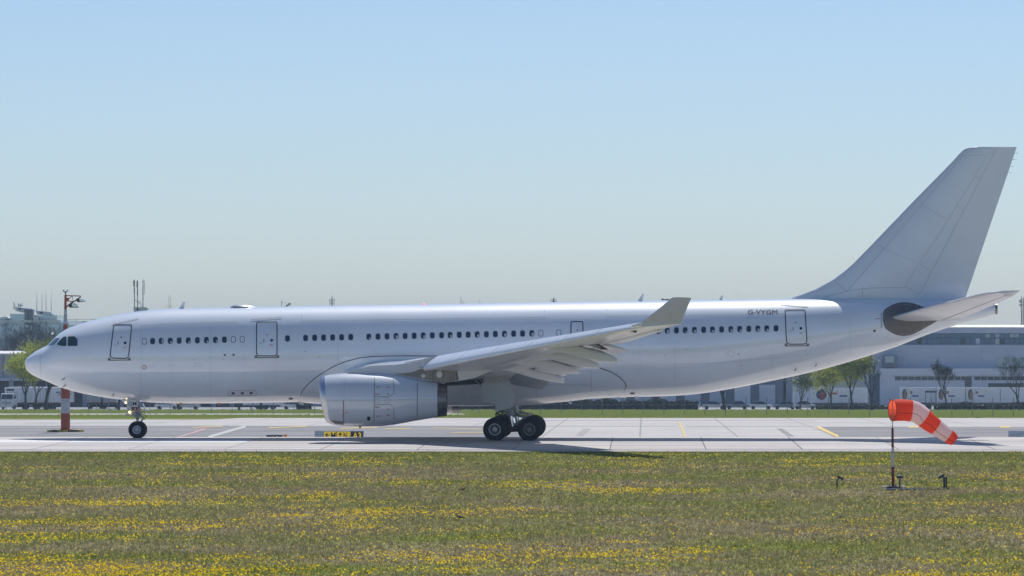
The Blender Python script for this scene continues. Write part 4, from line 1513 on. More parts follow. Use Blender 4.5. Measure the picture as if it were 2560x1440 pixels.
# ================================================================== windsock and its lamps
YW = -73.0
base = at(2232, 1218, YW); base.z = gz(YW)
ws = thing('windsock', base, 'red and white striped windsock half filled on a banded pole in the meadow', 'windsock')
zs = [1218, 1167, 1118, 1070]
for i, m in enumerate(('pole_red', 'pole_white', 'pole_red')):
    a, b = at(2232.5 - i * .4, zs[i], YW), at(2232.1 - i * .4, zs[i + 1], YW)
    if i == 0:
        a.z = gz(YW)
    obj('pole_band', MB().tube([a, b], [0.066 - .006 * i, 0.062 - .006 * i], 14), m, ws, smooth=True, sharp=50)
obj('mast_rod', MB().tube([at(2231.3, 1070, YW), at(2231, 998, YW)], 0.018, 8), 'gear_grey', ws, smooth=True)
# sock: swept rings; the mouth is turned a little towards the viewer
path = [(2231, 1025.5), (2245, 1025.5), (2262, 1026), (2277, 1026.5), (2288, 1029), (2298, 1035.5), (2310, 1045), (2326, 1057), (2341, 1067.5),
        (2357, 1079), (2372, 1089.5), (2381, 1096), (2388.5, 1101.5)]
rad = [27, 27.2, 27, 26.6, 26, 25, 24, 22.5, 21.2, 19.8, 18.4, 17, 14.5]
ydep = [0, .05, .10, .14, .18, .22, .27, .33, .39, .45, .51, .55, .58]
px = F / (D0 + YW)
NR = 24
rings = []
for i in range(len(path)):
    p = at(*path[i], YW + 0.0) + Vector((0, ydep[i], 0))
    a = at(*path[max(0, i - 1)], YW) + Vector((0, ydep[max(0, i - 1)], 0))
    b = at(*path[min(len(path) - 1, i + 1)], YW) + Vector((0, ydep[min(len(path) - 1, i + 1)], 0))
    d = (b - a).normalized()
    if i < 2:
        d = Vector((1, .36, 0)).normalized()
    side = d.cross(Vector((0, 0, 1))).normalized()
    upv = side.cross(d).normalized()
    r_ = rad[i] / px
    ring = []
    for k in range(NR):
        t = 2 * math.pi * k / NR
        wob = 1 + (0.05 * math.sin(3 * t + i * 1.7) + 0.03 * math.sin(7 * t + i * 2.1)) * (1 if 3 <= i <= 7 else 0.4)
        ring.append(p + r_ * wob * (math.cos(t) * side + math.sin(t) * upv))
    rings.append(ring)
for a, b, m in ((0, 3, 'sock_red'), (3, 6, 'sock_white'), (6, 8, 'sock_red'), (8, 10, 'sock_white'), (10, 12, 'sock_red')):
    obj('sock_band', MB().loft(rings[a:b + 1], cap=False), m, ws, smooth=True)
mb = MB()
mb.tube(rings[0] + [rings[0][0]], 0.012, 5)
c0 = sum((Vector(p) for p in rings[0]), Vector()) / NR
mb.tube([rings[0][0], rings[0][12]], .007, 5)
mb.tube([rings[0][4], rings[0][8]], .006, 5)
mb.tube([rings[0][20], rings[0][16]], .006, 5)
obj('mouth_hoop', mb, 'cord', ws, smooth=True)
ln = [Vector(rings[i][15 if i < 1 else 3]) for i in range(len(rings))]
near = []
for i, r_ in enumerate(rings):
    k = min(range(NR), key=lambda q: r_[q][1] + 0.6 * abs((r_[q][2] - (sum(p[2] for p in r_) / NR)) + 0.14))
    c = sum((Vector(p) for p in r_), Vector()) / NR
    v = Vector(r_[k])
    near.append(v + (v - c).normalized() * 0.006)
obj('seam_cord', MB().tube(near, 0.009, 5), 'cord', ws, smooth=True)
mb = MB()
mb.box((base.x, base.y, gz(YW) + .04), (0.5, 0.5, 0.1))
for k in range(4):
    a = math.pi / 4 + k * math.pi / 2
    mb.tube([(base.x + .17 * math.cos(a), base.y + .17 * math.sin(a), gz(YW)), (base.x + .17 * math.cos(a), base.y + .17 * math.sin(a), gz(YW) + .16)], .02, 6)
obj('foot_plate', mb, 'lamp_metal', ws)
for x0, x1, y in ((2206, 2264, 1219), (2214, 2308, 1225.5)):
    Yp = ground_y(y, -125, -30)
    a, b = at(x0, y, Yp), at(x1, y, Yp)
    o = obj('foundation_slab', MB().box(((a.x + b.x) / 2, Yp, gz(Yp) + .02), (b.x - a.x, 0.7, .09)), 'pale_concrete', label='weathered concrete slab in the grass at the foot of the windsock', category='slab', group='slabs at the windsock')


def meadow_lamp(x, ytop, ybase, headdir, wide, label, boxy=False):
    Y = ground_y(ybase, -125, -30)
    s = F / (D0 + Y)
    b = at(x, ybase, Y); b.z = gz(Y)
    t = thing('flood_lamp', b, label, 'lamp', 'flood lamps around the windsock')
    hgt = (ybase - ytop) / s
    if boxy:
        mb = MB().box(b + Vector((0.0, 0, hgt * .42)), (0.10, 0.12, hgt * .84)).box(b + Vector((.09, .02, hgt * .44)), (.05, .1, hgt * .86))
        obj('post', mb, 'lamp_metal', t)
    else:
        obj('post', MB().tube([b, b + Vector((0, 0, hgt * .78))], [0.035, 0.03], 10), 'lamp_metal', t, smooth=True)
    hc = b + Vector((headdir * wide * .45 / s, 0, hgt * .88))
    L = wide / s
    obj('bracket', MB().tube([b + Vector((0, 0, hgt * .7)), hc], .022, 6), 'lamp_metal', t)
    tilt = 0.5 * headdir
    hd = obj('lamp_head', MB().box(hc, (L, .2, .10), ry=tilt), 'lamp_metal', t)
    obj('lamp_glass', MB().box(hc + Vector((math.sin(tilt) * .055, 0, math.cos(tilt) * .055)), (L * .9, .18, .012), ry=tilt), 'lamp_glass', t)
    return t


meadow_lamp(2092.5, 1191, 1221, 1, 17, 'small flood lamp on a thin post, its head leaning towards the windsock')
meadow_lamp(2249.5, 1189, 1220, 0, 16, 'dark flood lamp standing right beside the windsock pole')
meadow_lamp(2361, 1187, 1219, -1, 17, 'flood lamp on a thick box post, its head leaning back to the windsock', True)

# ================================================================== birds in the meadow
def bird(x, ybase, length_px, upright, label):
    Y = ground_y(ybase, -150, -30)
    s = F / (D0 + Y)
    b = at(x, ybase, Y); b.z = gz(Y)
    t = thing('bird', b, label, 'bird')
    L = length_px / s
    z0 = 0.10 if upright else 0.05
    # body, neck and head in one skin from beak to tail
    if upright:
        P = [(-.50, .86), (-.44, .88), (-.38, .88), (-.33, .74), (-.28, .56), (-.18, .48), (0, .42), (.2, .34), (.36, .26), (.6, .16)]
        Rr = [.008, .035, .06, .042, .06, .12, .15, .13, .07, .012]
    else:
        P = [(-.5, .20), (-.42, .22), (-.32, .22), (-.2, .24), (0, .26), (.18, .36), (.26, .50), (.33, .52), (.38, .40), (.52, .2)]
        Rr = [.01, .05, .08, .12, .14, .12, .07, .06, .05, .01]
    pts = [b + Vector((u * L, 0.0, z0 * .3 + v * L * .72)) for u, v in P]
    body = obj('body', MB().tube(pts, [r_ * L for r_ in Rr], 10), 'bird_brown', t, smooth=True)
    mb = MB().tube([pts[6] + Vector((0, -.12 * L, .03 * L)), pts[7] + Vector((0, -.11 * L, .0)), pts[8] + Vector((.06 * L, -.05 * L, -.0))], [.04 * L, .08 * L, .01 * L], 8)
    obj('wing', mb, 'bird_dark', t, smooth=True)
    for dy in (-.05, .05):
        mb = MB()
        mb.tube([pts[6] + Vector((0, dy * L, -.1 * L)), Vector((pts[6].x - .02 * L, pts[6].y + dy * L, b.z))], .018 * L, 5)
        mb.tube([Vector((pts[6].x - .02 * L, pts[6].y + dy * L, b.z + .01)), Vector((pts[6].x - .12 * L, pts[6].y + dy * L, b.z + .01))], .014 * L, 5)
        obj('leg', mb, 'bird_dark', t)
    obj('head_cap', MB().sphere(pts[2] + Vector((0, 0, .01 * L)), Rr[2] * L * 1.02, 8, 6), 'bird_dark', t, smooth=True)


bird(1149, 1301, 24, True, 'brown long-tailed bird walking among dandelions with its head raised')
bird(1156, 1228, 20, False, 'dark brown bird crouching low in the grass')

# ================================================================== light mast behind the nose
YM = 100.0
mbs = at(163.5, 1080, YM); mbs.z = gz(YM)
lm = thing('light_mast', mbs, 'tall red and white banded floodlight mast standing behind the aeroplane nose', 'light mast')
rows_ = [1076, 1033, 996, 959, 922, 885, 848, 811, 774, 737]
wid = lambda y: float(np.interp(y, [737, 774, 811, 960, 1076], [5.6, 6.6, 10.6, 22.3, 23.2]))
for i in range(9):
    a, b = rows_[i], rows_[i + 1]
    m = 'mast_red' if i % 2 == 0 else 'mast_white'
    s = F / (D0 + YM)
    pa, pb = at(163.7, a, YM), at(163.7 + .0, b, YM)
    obj('mast_band', MB().tube([pa, pb], [wid(a) / s / 2, wid(b) / s / 2], 12), m, lm, smooth=True, sharp=40)
s = F / (D0 + YM)
obj('mast_foot', MB().tube([mbs, at(163.7, 1070, YM)], [15 / s, 11.8 / s], 12), 'mast_red', lm, smooth=True)
mb = MB()
for a, b, r_ in (((166, 739), (202, 740), .045), ((167, 767), (202, 742), .055), ((169, 752), (181, 754), .04), ((171, 748), (182, 739), .035), ((181, 740), (183, 753), .02),
                 ((168, 764.5), (183, 753), .04), ((178, 759), (195, 747), .04)):
    mb.tube([at(*a, YM), at(*b, YM)], r_, 6)
mb.box(at(168.5, 749, YM), (.22, .2, .3))
obj('lamp_arm', mb, 'mast_red', lm)
for (cx, cy, w) in ((202.5, 750.5, 24), (184, 764, 25)):
    poly = [(cx - w / 2, cy - 2), (cx - w / 2 + 3, cy - 5), (cx - 1, cy - 4.5), (cx + 2, cy - 5.5), (cx + w / 2, cy + 4), (cx + w / 2 - 3, cy + 5), (cx - w / 2 + 2, cy + 5), (cx - w / 2, cy + 1)]
    if cy < 755:
        poly = [(cx - w / 2, cy - 4), (cx - w / 2 + 8, cy - 3), (cx + 3, cy - 2), (cx + w / 2, cy + 3), (cx - 8, cy + 5), (cx - w / 2, cy + 2)]
    o = obj('floodlight', MB().prism([at(x, y, YM - .3) for x, y in poly], (0, .6, 0)), 'lamp_metal', lm)
    top_ = [(cx - w / 2 + 8, cy - 3.5), (cx + 4, cy - 3), (cx + w / 2 - 1, cy + 3), (cx - 3, cy + 2.5)]
    obj('reflector', MB().prism([at(x, y, YM - .32) for x, y in top_], (0, .64, 0)), 'polished', o)
mb = MB().tube([at(164, 737, YM), at(164, 730, YM)], .035, 6)
mb.tube([at(159, 726, YM), at(160, 729.5, YM), at(168, 729.5, YM), at(169, 726, YM)], .05, 6)
mb.box(at(159, 726, YM), (.09, .09, .10)).box(at(169, 726, YM), (.09, .09, .10)).box(at(164, 733, YM), (.1, .1, .12))
obj('obstruction_lamp', mb, 'gear_dark', lm)
mb = MB()
for k in (-1, 1):
    mb.tube([at(163.7 + k * 11, 985, YM), at(163.7 + k * 14, 985, YM)], .035, 6)
obj('socket_box', mb, 'mast_red', lm)
# kerb ring round the foot, yellow and black blocks
for i in range(10):
    a0, a1 = 2 * math.pi * i / 10, 2 * math.pi * (i + .92) / 10
    pts = []
    for a in np.linspace(a0, a1, 4):
        pts.append((mbs.x + 1.50 * math.cos(a), mbs.y + 1.5 * math.sin(a)))
    inn = [(mbs.x + 1.15 * math.cos(a), mbs.y + 1.15 * math.sin(a)) for a in np.linspace(a1, a0, 4)]
    obj('kerb_block', MB().prism([Vector((x, y, gz(YM) + .02)) for x, y in pts + inn], (0, 0, .16)), 'kerb_yellow' if i % 2 else 'kerb_black', lm)
obj('kerb_fill', MB().tube([(mbs.x, mbs.y, gz(YM) + .02), (mbs.x, mbs.y, gz(YM) + .12)], 1.14, 20), 'pale_concrete', lm)

# ================================================================== taxiway signs
YS = 45.0
def signboard(x0, x1, ytop, label, cat='sign'):
    g = gz(YS)
    a, b = at(x0, ytop, YS), at(x1, ytop, YS)
    t = thing('taxiway_sign', ((a.x + b.x) / 2, YS, g), label, cat)
    c = obj('cabinet', MB().box(((a.x + b.x) / 2, YS, (a.z + g + .16) / 2), (b.x - a.x, .22, a.z - g - .16)), 'sign_case', t)
    for u in (.12, .5, .88):
        obj('leg', MB().tube([(a.x + (b.x - a.x) * u, YS, g), (a.x + (b.x - a.x) * u, YS, g + .2)], .04, 8), 'lamp_metal', t)
    return t, g


def sign_face(t, x0, x1, ytop, g, m):
    a, b = at(x0, ytop, YS), at(x1, ytop, YS)
    z1, z0 = a.z - .05, g + .22
    return obj('face_panel', MB().box(((a.x + b.x) / 2, YS - .115, (z0 + z1) / 2), (b.x - a.x, .02, z1 - z0)), m, t)


FY = flat(YS - .132)
t, g = signboard(787, 909.5, 1077, 'yellow and dark blue direction sign with arrows, letters M and N and A3')
sign_face(t, 810.3, 842.3, 1077, g, 'sign_yellow')
sign_face(t, 843, 876.3, 1077, g, 'sign_yellow')
sign_face(t, 877, 908, 1077, g, 'sign_navy')
text_on('letter', 'M', FY, 827.5, 1081, 839, 1098.5, 'black_print', t, .02)
text_on('letter', 'N', FY, 858.8, 1081, 868, 1098.5, 'black_print', t, .02)
text_on('letter', 'A3', FY, 881.5, 1081, 903, 1098.5, 'sign_yellow', t, .02)
mb = MB().add([FY(*p) for p in [(812.5, 1087.3), (818, 1082.2), (819.6, 1084.3), (817.4, 1086.3), (824, 1086.3), (824, 1088.6), (817.4, 1088.6), (819.6, 1090.6), (818, 1092.6)]], [tuple(range(9))])
obj('arrow', mb, 'black_print', t)
mb = MB().add([FY(*p) for p in [(850.5, 1080.6), (855, 1086), (853.4, 1087.6), (851.6, 1085.6), (851.6, 1098), (849.2, 1098), (849.2, 1085.6), (847.4, 1087.6), (845.8, 1086)]], [tuple(range(9))])
obj('arrow', mb, 'black_print', t)
obj('divider', MB().add([FY(*p) for p in [(840.6, 1079), (841.8, 1079), (841.8, 1100), (840.6, 1100)]], [(0, 1, 2, 3)]), 'black_print', t)
obj('name_plate', MB().add([FY(*p) for p in [(793, 1078.6), (798, 1078.6), (798, 1081.5), (793, 1081.5)]], [(0, 1, 2, 3)]), 'gear_grey', t)
t, g = signboard(665.5, 707, 1086.4, 'low dark blue location sign with yellow A2 beside an orange marker')
sign_face(t, 667.5, 705.5, 1086.4, g, 'sign_navy')
text_on('letter', 'A2', FY, 677.5, 1090.5, 697.5, 1108, 'sign_yellow', t, .02)
t, g = signboard(2521, 2566, 1077, 'blue grey back of a taxiway sign on the asphalt beyond the windsock')
for x in (2531, 2547):
    obj('access_hatch', MB().box(at(x, 1089, YS - .118), (.3, .016, .2)), 'gear_grey', t)
g0 = gz(YS)
p = at(714.5, 1090, YS)
mk = thing('marker_light', (p.x, YS, g0), 'small orange taxiway marker light next to the low blue sign', 'light')
obj('stem', MB().tube([(p.x, YS, g0), (p.x, YS, p.z - .1)], .025, 6), 'lamp_metal', mk)
obj('hood', MB().lathe([(-.14, .02), (-.04, .07), (.04, .10), (.10, .10), (.13, .03)], (0, 0, 1), (p.x, YS, p.z), 12, cap=True), 'orange', mk, smooth=True)
obj('lamp', MB().sphere(at(709, 1087.5, YS), .05, 8, 6), 'orange', mk, smooth=True)
obj('bracket', MB().tube([at(709, 1088, YS), p], .02, 5), 'orange', mk)

# ================================================================== perimeter fence
def fence_y(px):
    return ground_y(1033.5 + 9.5 * px / 2560, 196, 420)


fence = thing('wire_fence', (at(0, 1033, fence_y(0)).x, fence_y(0), gz(fence_y(0))), 'long grey wire mesh fence with slim posts across the grass before the truck yard', 'fence')
posts = []
for i in range(-2, 54):
    px_ = 15 + i * 51.4
    Y = fence_y(px_)
    X = at(px_, 0, Y).x
    posts.append(Vector((X, Y, gz(Y))))
pm = None
for p in posts:
    if pm is None:
        pm = obj('post', MB().tube([(0, 0, -.1), (0, 0, 2.0)], .045, 6).tube([(0, 0, 2.0), (0, -.2, 2.2)], .03, 5), 'fence_metal', fence)
        pm.matrix_parent_inverse = Matrix.Translation(-fence.location)
        pm.location = p
    else:
        o = pm.copy(); COL.objects.link(o); o.location = p
for hh in (0.12, 0.7, 1.3, 1.95):
    mb = MB()
    for a, b in zip(posts[:-1], posts[1:]):
        mb.tube([a + Vector((0, 0, hh)), b + Vector((0, 0, hh))], .008, 3, cap=False)
    obj('strand', mb, 'fence_metal', fence)


# ================================================================== trees
def grow(base, h, spread, seed, depth=5, lean=0.0, first=0.28, kids=3, ang=0.55, up=0.25, r0=None):
    rnd = random.Random(seed)
    segs, tips = [], []

    def rec(p, d, L, r, lev):
        n = 3
        pts, rs = [p], [r]
        q = p
        for i in range(n):
            d2 = (d + Vector((rnd.gauss(0, .10), rnd.gauss(0, .10), rnd.gauss(up * .25, .05)))).normalized()
            q = q + d2 * L / n
            d = d2
            pts.append(q)
            rs.append(max(0.018, r * (1 - 0.35 * (i + 1) / n)))
        segs.append((pts, rs, lev))
        if lev >= depth:
            tips.append((q, d))
            return
        k = kids + (1 if lev == 0 and rnd.random() < .7 else 0)
        a0 = rnd.random() * 6.28
        for j in range(k):
            a = a0 + 6.283 * j / k + rnd.gauss(0, .35)
            tl = ang * rnd.uniform(.6, 1.35) * spread
            u = d.cross(Vector((0, 0, 1)) if abs(d.z) < .95 else Vector((1, 0, 0))).normalized()
            w = d.cross(u)
            nd = (d * math.cos(tl) + (u * math.cos(a) + w * math.sin(a)) * math.sin(tl) + Vector((0, 0, up))).normalized()
            s_ = pts[-1] if j < 2 or lev > 2 else pts[-2]
            rec(s_, nd, L * rnd.uniform(.58, .80), rs[-1] * rnd.uniform(.62, .85), lev + 1)
        if lev >= 2:
            tips.append((q, d))
    rec(Vector(base), Vector((lean, 0, 1)), h * first, r0 or h * 0.022, 0)
    top = max(t[0].z for t in tips) - base[2]
    k = h / top
    segs = [([Vector(base) + (p - Vector(base)) * k for p in pts], [r for r in rs], l) for pts, rs, l in segs]
    tips = [(Vector(base) + (p - Vector(base)) * k, d) for p, d in tips]
    return segs, tips


def tree(name, label, px_, Y, h, seed, bark='bark', leaf=None, nleaf=0, leafsize=.22, group=None, spread=1.0, depth=5, kids=3, first=.28, r0=None, ang=.55, scat=.55, rmul=1.0):
    b = Vector((at(px_, 0, Y).x, Y, gz(Y)))
    t = thing(name, b, label, 'tree', group)
    segs, tips = grow(b - Vector((0, 0, .15)), h, spread, seed, depth=depth, kids=kids, first=first, r0=r0, ang=ang)
    mb, tw = MB(), MB()
    for pts, rs, l in segs:
        (mb if l <= 1 else tw).tube(pts, [r * rmul for r in rs], 8 if l < 1 else (5 if l < 3 else 3), cap=False)
    obj('trunk', mb, bark, t, smooth=True)
    obj('branches', tw, bark, t)
    if leaf:
        rng = np.random.default_rng(seed)
        tp = np.array([tuple(p) for p, d in tips])
        idx = rng.integers(0, len(tp), nleaf)
        c = tp[idx] + rng.normal(0, scat, (nleaf, 3))
        leaf_cloud('crown', c, leafsize, leaf, t, rng)
    return t


def leaf_cloud(name, c, size, material, parent, rng, **props):
    n = len(c)
    u = rng.normal(size=(n, 3)); u /= np.linalg.norm(u, axis=1)[:, None]
    w = rng.normal(size=(n, 3)); w = np.cross(u, w); w /= np.linalg.norm(w, axis=1)[:, None]
    s = size * rng.uniform(.6, 1.4, n)[:, None]
    v = np.stack([c + u * s, c + w * s * .6, c - u * s, c - w * s * .6], 1).reshape(-1, 3)
    me = bpy.data.meshes.new(name)
    me.vertices.add(4 * n); me.vertices.foreach_set('co', v.astype(np.float32).ravel())
    me.loops.add(4 * n); me.loops.foreach_set('vertex_index', np.arange(4 * n, dtype=np.int32))
    me.polygons.add(n)
    me.polygons.foreach_set('loop_start', np.arange(0, 4 * n, 4, dtype=np.int32))
    me.update(calc_edges=True)
    me.materials.append(MATS[material])
    o = bpy.data.objects.new(name, me)
    COL.objects.link(o)
    put(o, parent)
    for k, q in props.items():
        o[k] = q
    return o


# left, in front of the warehouse
tree('young_tree', 'fresh green leafy tree beside the white truck cab', 88, 470, 8.8, 3, leaf='leaf_fresh', nleaf=3200, leafsize=.17, scat=.5, first=.34, ang=.5)
tree('leafy_tree', 'tall olive green tree with a thick dark trunk behind the aeroplane nose', 113, 440, 11.2, 8, leaf='leaf_olive', nleaf=4500, leafsize=.17, scat=.6, first=.36, r0=.33)
tree('leafy_tree', 'broad yellow green tree rising left of the thick dark trunk', 62, 505, 11.4, 21, leaf='leaf_fresh', nleaf=6500, leafsize=.17, scat=.6, first=.26, ang=.62)
BARE = [(44, 17.5, 'leafless grey tree left of the two dark rooftop slabs'), (68, 18.5, 'tall leafless tree directly below the two dark rooftop slabs'),
        (98, 17.8, 'leafless tree below the striped skylight of the terminal'), (128, 17.0, 'leafless tree right behind the globe street lamp'),
        (158, 16.4, 'leafless tree behind the red and white mast above the cockpit'), (20, 15.5, 'short leafless tree at the end of the row before the glass terminal')]
for i, (x, h, lb) in enumerate(BARE):
    tree('bare_tree', lb, x, 640 + 6 * (i % 3), h, 40 + i, bark='bark_grey', depth=6, kids=3, group='bare trees above the warehouse', ang=.46, first=.22)
# a row of trees along the fence whose trunks show below the fuselage
TRUNKS = [(297, 'dark tree trunk ahead of the nose wheel under the cockpit'), (447, 'dark tree trunk behind the nose wheel near the amber belly lamp'),
          (597, 'dark tree trunk under the second cabin door'), (654, 'dark tree trunk in front of the low white box truck body'),
          (777, 'dark tree trunk just ahead of the engine intake'), (1180, 'dark tree trunk between the engine nozzle and the main wheels'),
          (1462, 'dark tree trunk behind the long hedge beside the main wheels'), (1640, 'dark tree trunk in front of the dark red car')]
for i, (x, lb) in enumerate(TRUNKS):
    tree('verge_tree', lb, x, 452, 9.5, 60 + i, leaf='leaf_dark', nleaf=900, leafsize=.2, depth=4, group='trunks under the fuselage', r0=.24, first=.36)
# right
tree('verge_tree', 'stout dark trunked tree beside the parked silver car', 1812, 450, 10, 81, leaf='leaf_olive', nleaf=1200, r0=.34, first=.4, depth=4)
tree('leafy_tree', 'bright yellow green tree beneath the rear fuselage', 2133, 470, 10.2, 83, leaf='leaf_fresh', nleaf=9000, leafsize=.18, scat=.9, first=.3, ang=.5)
tree('leafy_tree', 'smaller yellow green tree left of the brightest one, beside the logo trailer', 2078, 490, 8.6, 84, leaf='leaf_fresh', nleaf=4500, leafsize=.18, scat=.8)
tree('leafy_tree', 'thin olive tree half hidden under the curve of the tail', 2000, 480, 8.0, 85, leaf='leaf_olive', nleaf=1500, leafsize=.16, scat=.6)
tree('bare_tree', 'dark bare tree just left of the windsock', 2180, 440, 9.2, 86, depth=5, ang=.4, r0=.26)
tree('bare_tree', 'slender bare tree behind the windsock in front of the window band', 2366, 445, 8.6, 90, depth=6, ang=.5, r0=.17, first=.3)
tree('bare_tree', 'wide spreading bare tree right of the windsock', 2549, 430, 9.0, 92, depth=6, ang=.62, r0=.22, first=.26)
# hedges
def hedge(x0, x1, Y, h, n, label, seed, leaf='leaf_dark'):
    rng = np.random.default_rng(seed)
    a, b = at(x0, 0, Y).x, at(x1, 0, Y).x
    t = thing('hedge', ((a + b) / 2, Y, gz(Y)), label, 'hedge')
    x = rng.uniform(a, b, n)
    top = h * (0.82 + .18 * np.sin(x * 1.1) * np.sin(x * .37 + 1))
    c = np.stack([x, Y + rng.normal(0, .45, n), gz(Y) + rng.uniform(0, 1, n) ** .7 * top], 1)
    leaf_cloud('foliage', c, .20, leaf, t, rng)
    obj('stems', MB().box(((a + b) / 2, Y, gz(Y) + h * .35), (b - a, .5, h * .7)), 'bark', t)


hedge(1100, 1480, 472, 2.3, 6000, 'dark clipped hedge behind the main landing gear', 5)
hedge(1480, 1745, 474, 2.0, 4500, 'dark clipped hedge under the rear of the wing', 6)
hedge(2335, 2620, 470, 1.35, 4500, 'low dark hedge in front of the trailers right of the windsock', 7)
hedge(2040, 2230, 500, 1.0, 2500, 'low dark hedge under the trailer with the round logo', 9)
hedge(741, 772, 468, 1.6, 800, 'brown scrubby bush beside the parked van', 10, 'twig_brown')

# ================================================================== trucks, trailers and cars in the yard
YT = 524.0
sT = F / (D0 + YT)


def wheel(mb, c, r, w, ax=(0, 1, 0)):
    mb.lathe([(-w / 2, r * .5), (-w / 2, r * .95), (-w * .3, r), (w * .3, r), (w / 2, r * .95), (w / 2, r * .5)], ax, c, 14, cap=True)


def trailer(px_, Y, length, rz, label, logo=None, group=None, body='truck_white', h=2.65, z0=1.2, wd=2.5):
    """box trailer: local x across, its rear face at local y = 0 when rz = 0; long side along local y"""
    b = Vector((at(px_, 0, Y).x, Y, gz(Y) + .03))
    t = thing('box_trailer', b, label, 'trailer', group)
    M = Matrix.Rotation(rz, 3, 'Z')

    def W(p):
        return b + M @ Vector(p)

    def addbox(name, c, s, m):
        return obj(name, MB().box(W(c), s, rz=rz), m, t)
    box = addbox('body', (0, length / 2, z0 + h / 2), (wd, length, h), body)
    addbox('chassis', (0, length / 2, z0 - .18), (wd * .5, length * .96, .3), 'truck_dark')
    addbox('roof_cap', (0, length / 2, z0 + h + .03), (wd + .05, length + .05, .07), 'truck_white')
    addbox('bumper', (0, -.05, z0 - .28), (wd * .96, .12, .22), 'truck_dark')
    addbox('lower_rail', (0, length / 2, z0 - .02), (wd + .03, length + .03, .10), 'logo_orange' if group else 'truck_grey')
    for sx in (-1, 1):
        o = MB()
        o.box(W((sx * .62, -.03, z0 + h / 2)), (wd * .46, .04, h * .93), rz=rz)
        obj('rear_door', o, body, t)
    mb = MB()
    for sx in (-1.0, -.35, .35, 1.0):
        mb.tube([W((sx * wd * .36, -.07, z0 + .1)), W((sx * wd * .36, -.07, z0 + h - .1))], .022, 5)
    obj('locking_bar', mb, 'truck_grey', t)
    for k in range(3):
        yy = 1.2 + k * 1.3
        for sx in (-1, 1):
            mb = MB()
            wheel(mb, W((sx * (wd / 2 - .2), yy, .5)), .5, .32, M @ Vector((1, 0, 0)))
            obj('wheel', mb, 'truck_dark', t)
    for sx in (-1, 1):
        addbox('landing_leg', (sx * .7, length * .8, z0 / 2 - .1), (.12, .12, z0 - .2), 'truck_grey')
        addbox('tail_lamp', (sx * wd * .42, -.12, z0 - .28), (.22, .05, .12), 'red_print')
    if logo:
        logo(t, W, length, z0, h, wd, M, rz)
    return t


def side_panel(t, W, name, y0, y1, z0, z1, m, s=-1, wd=2.5, off=.02):
    x = s * (wd / 2 + off)
    obj(name, MB().add([W((x, y0, z0)), W((x, y1, z0)), W((x, y1, z1)), W((x, y0, z1))], [(0, 1, 2, 3)]), m, t)


def side_disc(t, W, name, yc, zc, r, rz_, m, s=-1, wd=2.5, off=.02):
    x = s * (wd / 2 + off)
    pts = [W((x, yc + r * math.cos(a), zc + rz_ * math.sin(a))) for a in np.linspace(0, 2 * math.pi, 20, endpoint=False)]
    obj(name, MB().add(pts, [tuple(range(20))]), m, t)


def swoosh(t, W, length, z0, h, wd, M, rz):
    for (x0, z, x1, z1, m) in ((.1, h * .62, .9, h * .72, 'logo_blue'), (.35, h * .66, .95, h * .60, 'logo_blue'), (.45, h * .46, .85, h * .52, 'logo_red')):
        p = [W((x0, -.09, z0 + z)), W((x1, -.09, z0 + z1)), W((x1, -.09, z0 + z1 + .10)), W((x0, -.09, z0 + z + .22))]
        obj('print', MB().add(p, [(0, 1, 2, 3)]), m, t)


# backed on to the warehouse docks on the left
trailer(67.5, YT, 9, math.radians(-9), 'white box trailer parked right of the refrigerated truck', group='trailers at the docks')
trailer(97, YT + 1, 9, math.radians(-9), 'white box trailer partly behind the thick dark trunk', group='trailers at the docks')
trailer(139, YT, 9, math.radians(-6), 'white box trailer with a small blue and red emblem on its doors', swoosh, group='trailers at the docks')
trailer(234, YT + 6, 9, math.radians(-3), 'pale trailer under the nose, left of the lone dark trunk', group='trailers at the docks', body='truck_grey')
trailer(275, YT + 6, 9, math.radians(3), 'pale trailer under the nose, ahead of the nose wheel', group='trailers at the docks', body='truck_grey')


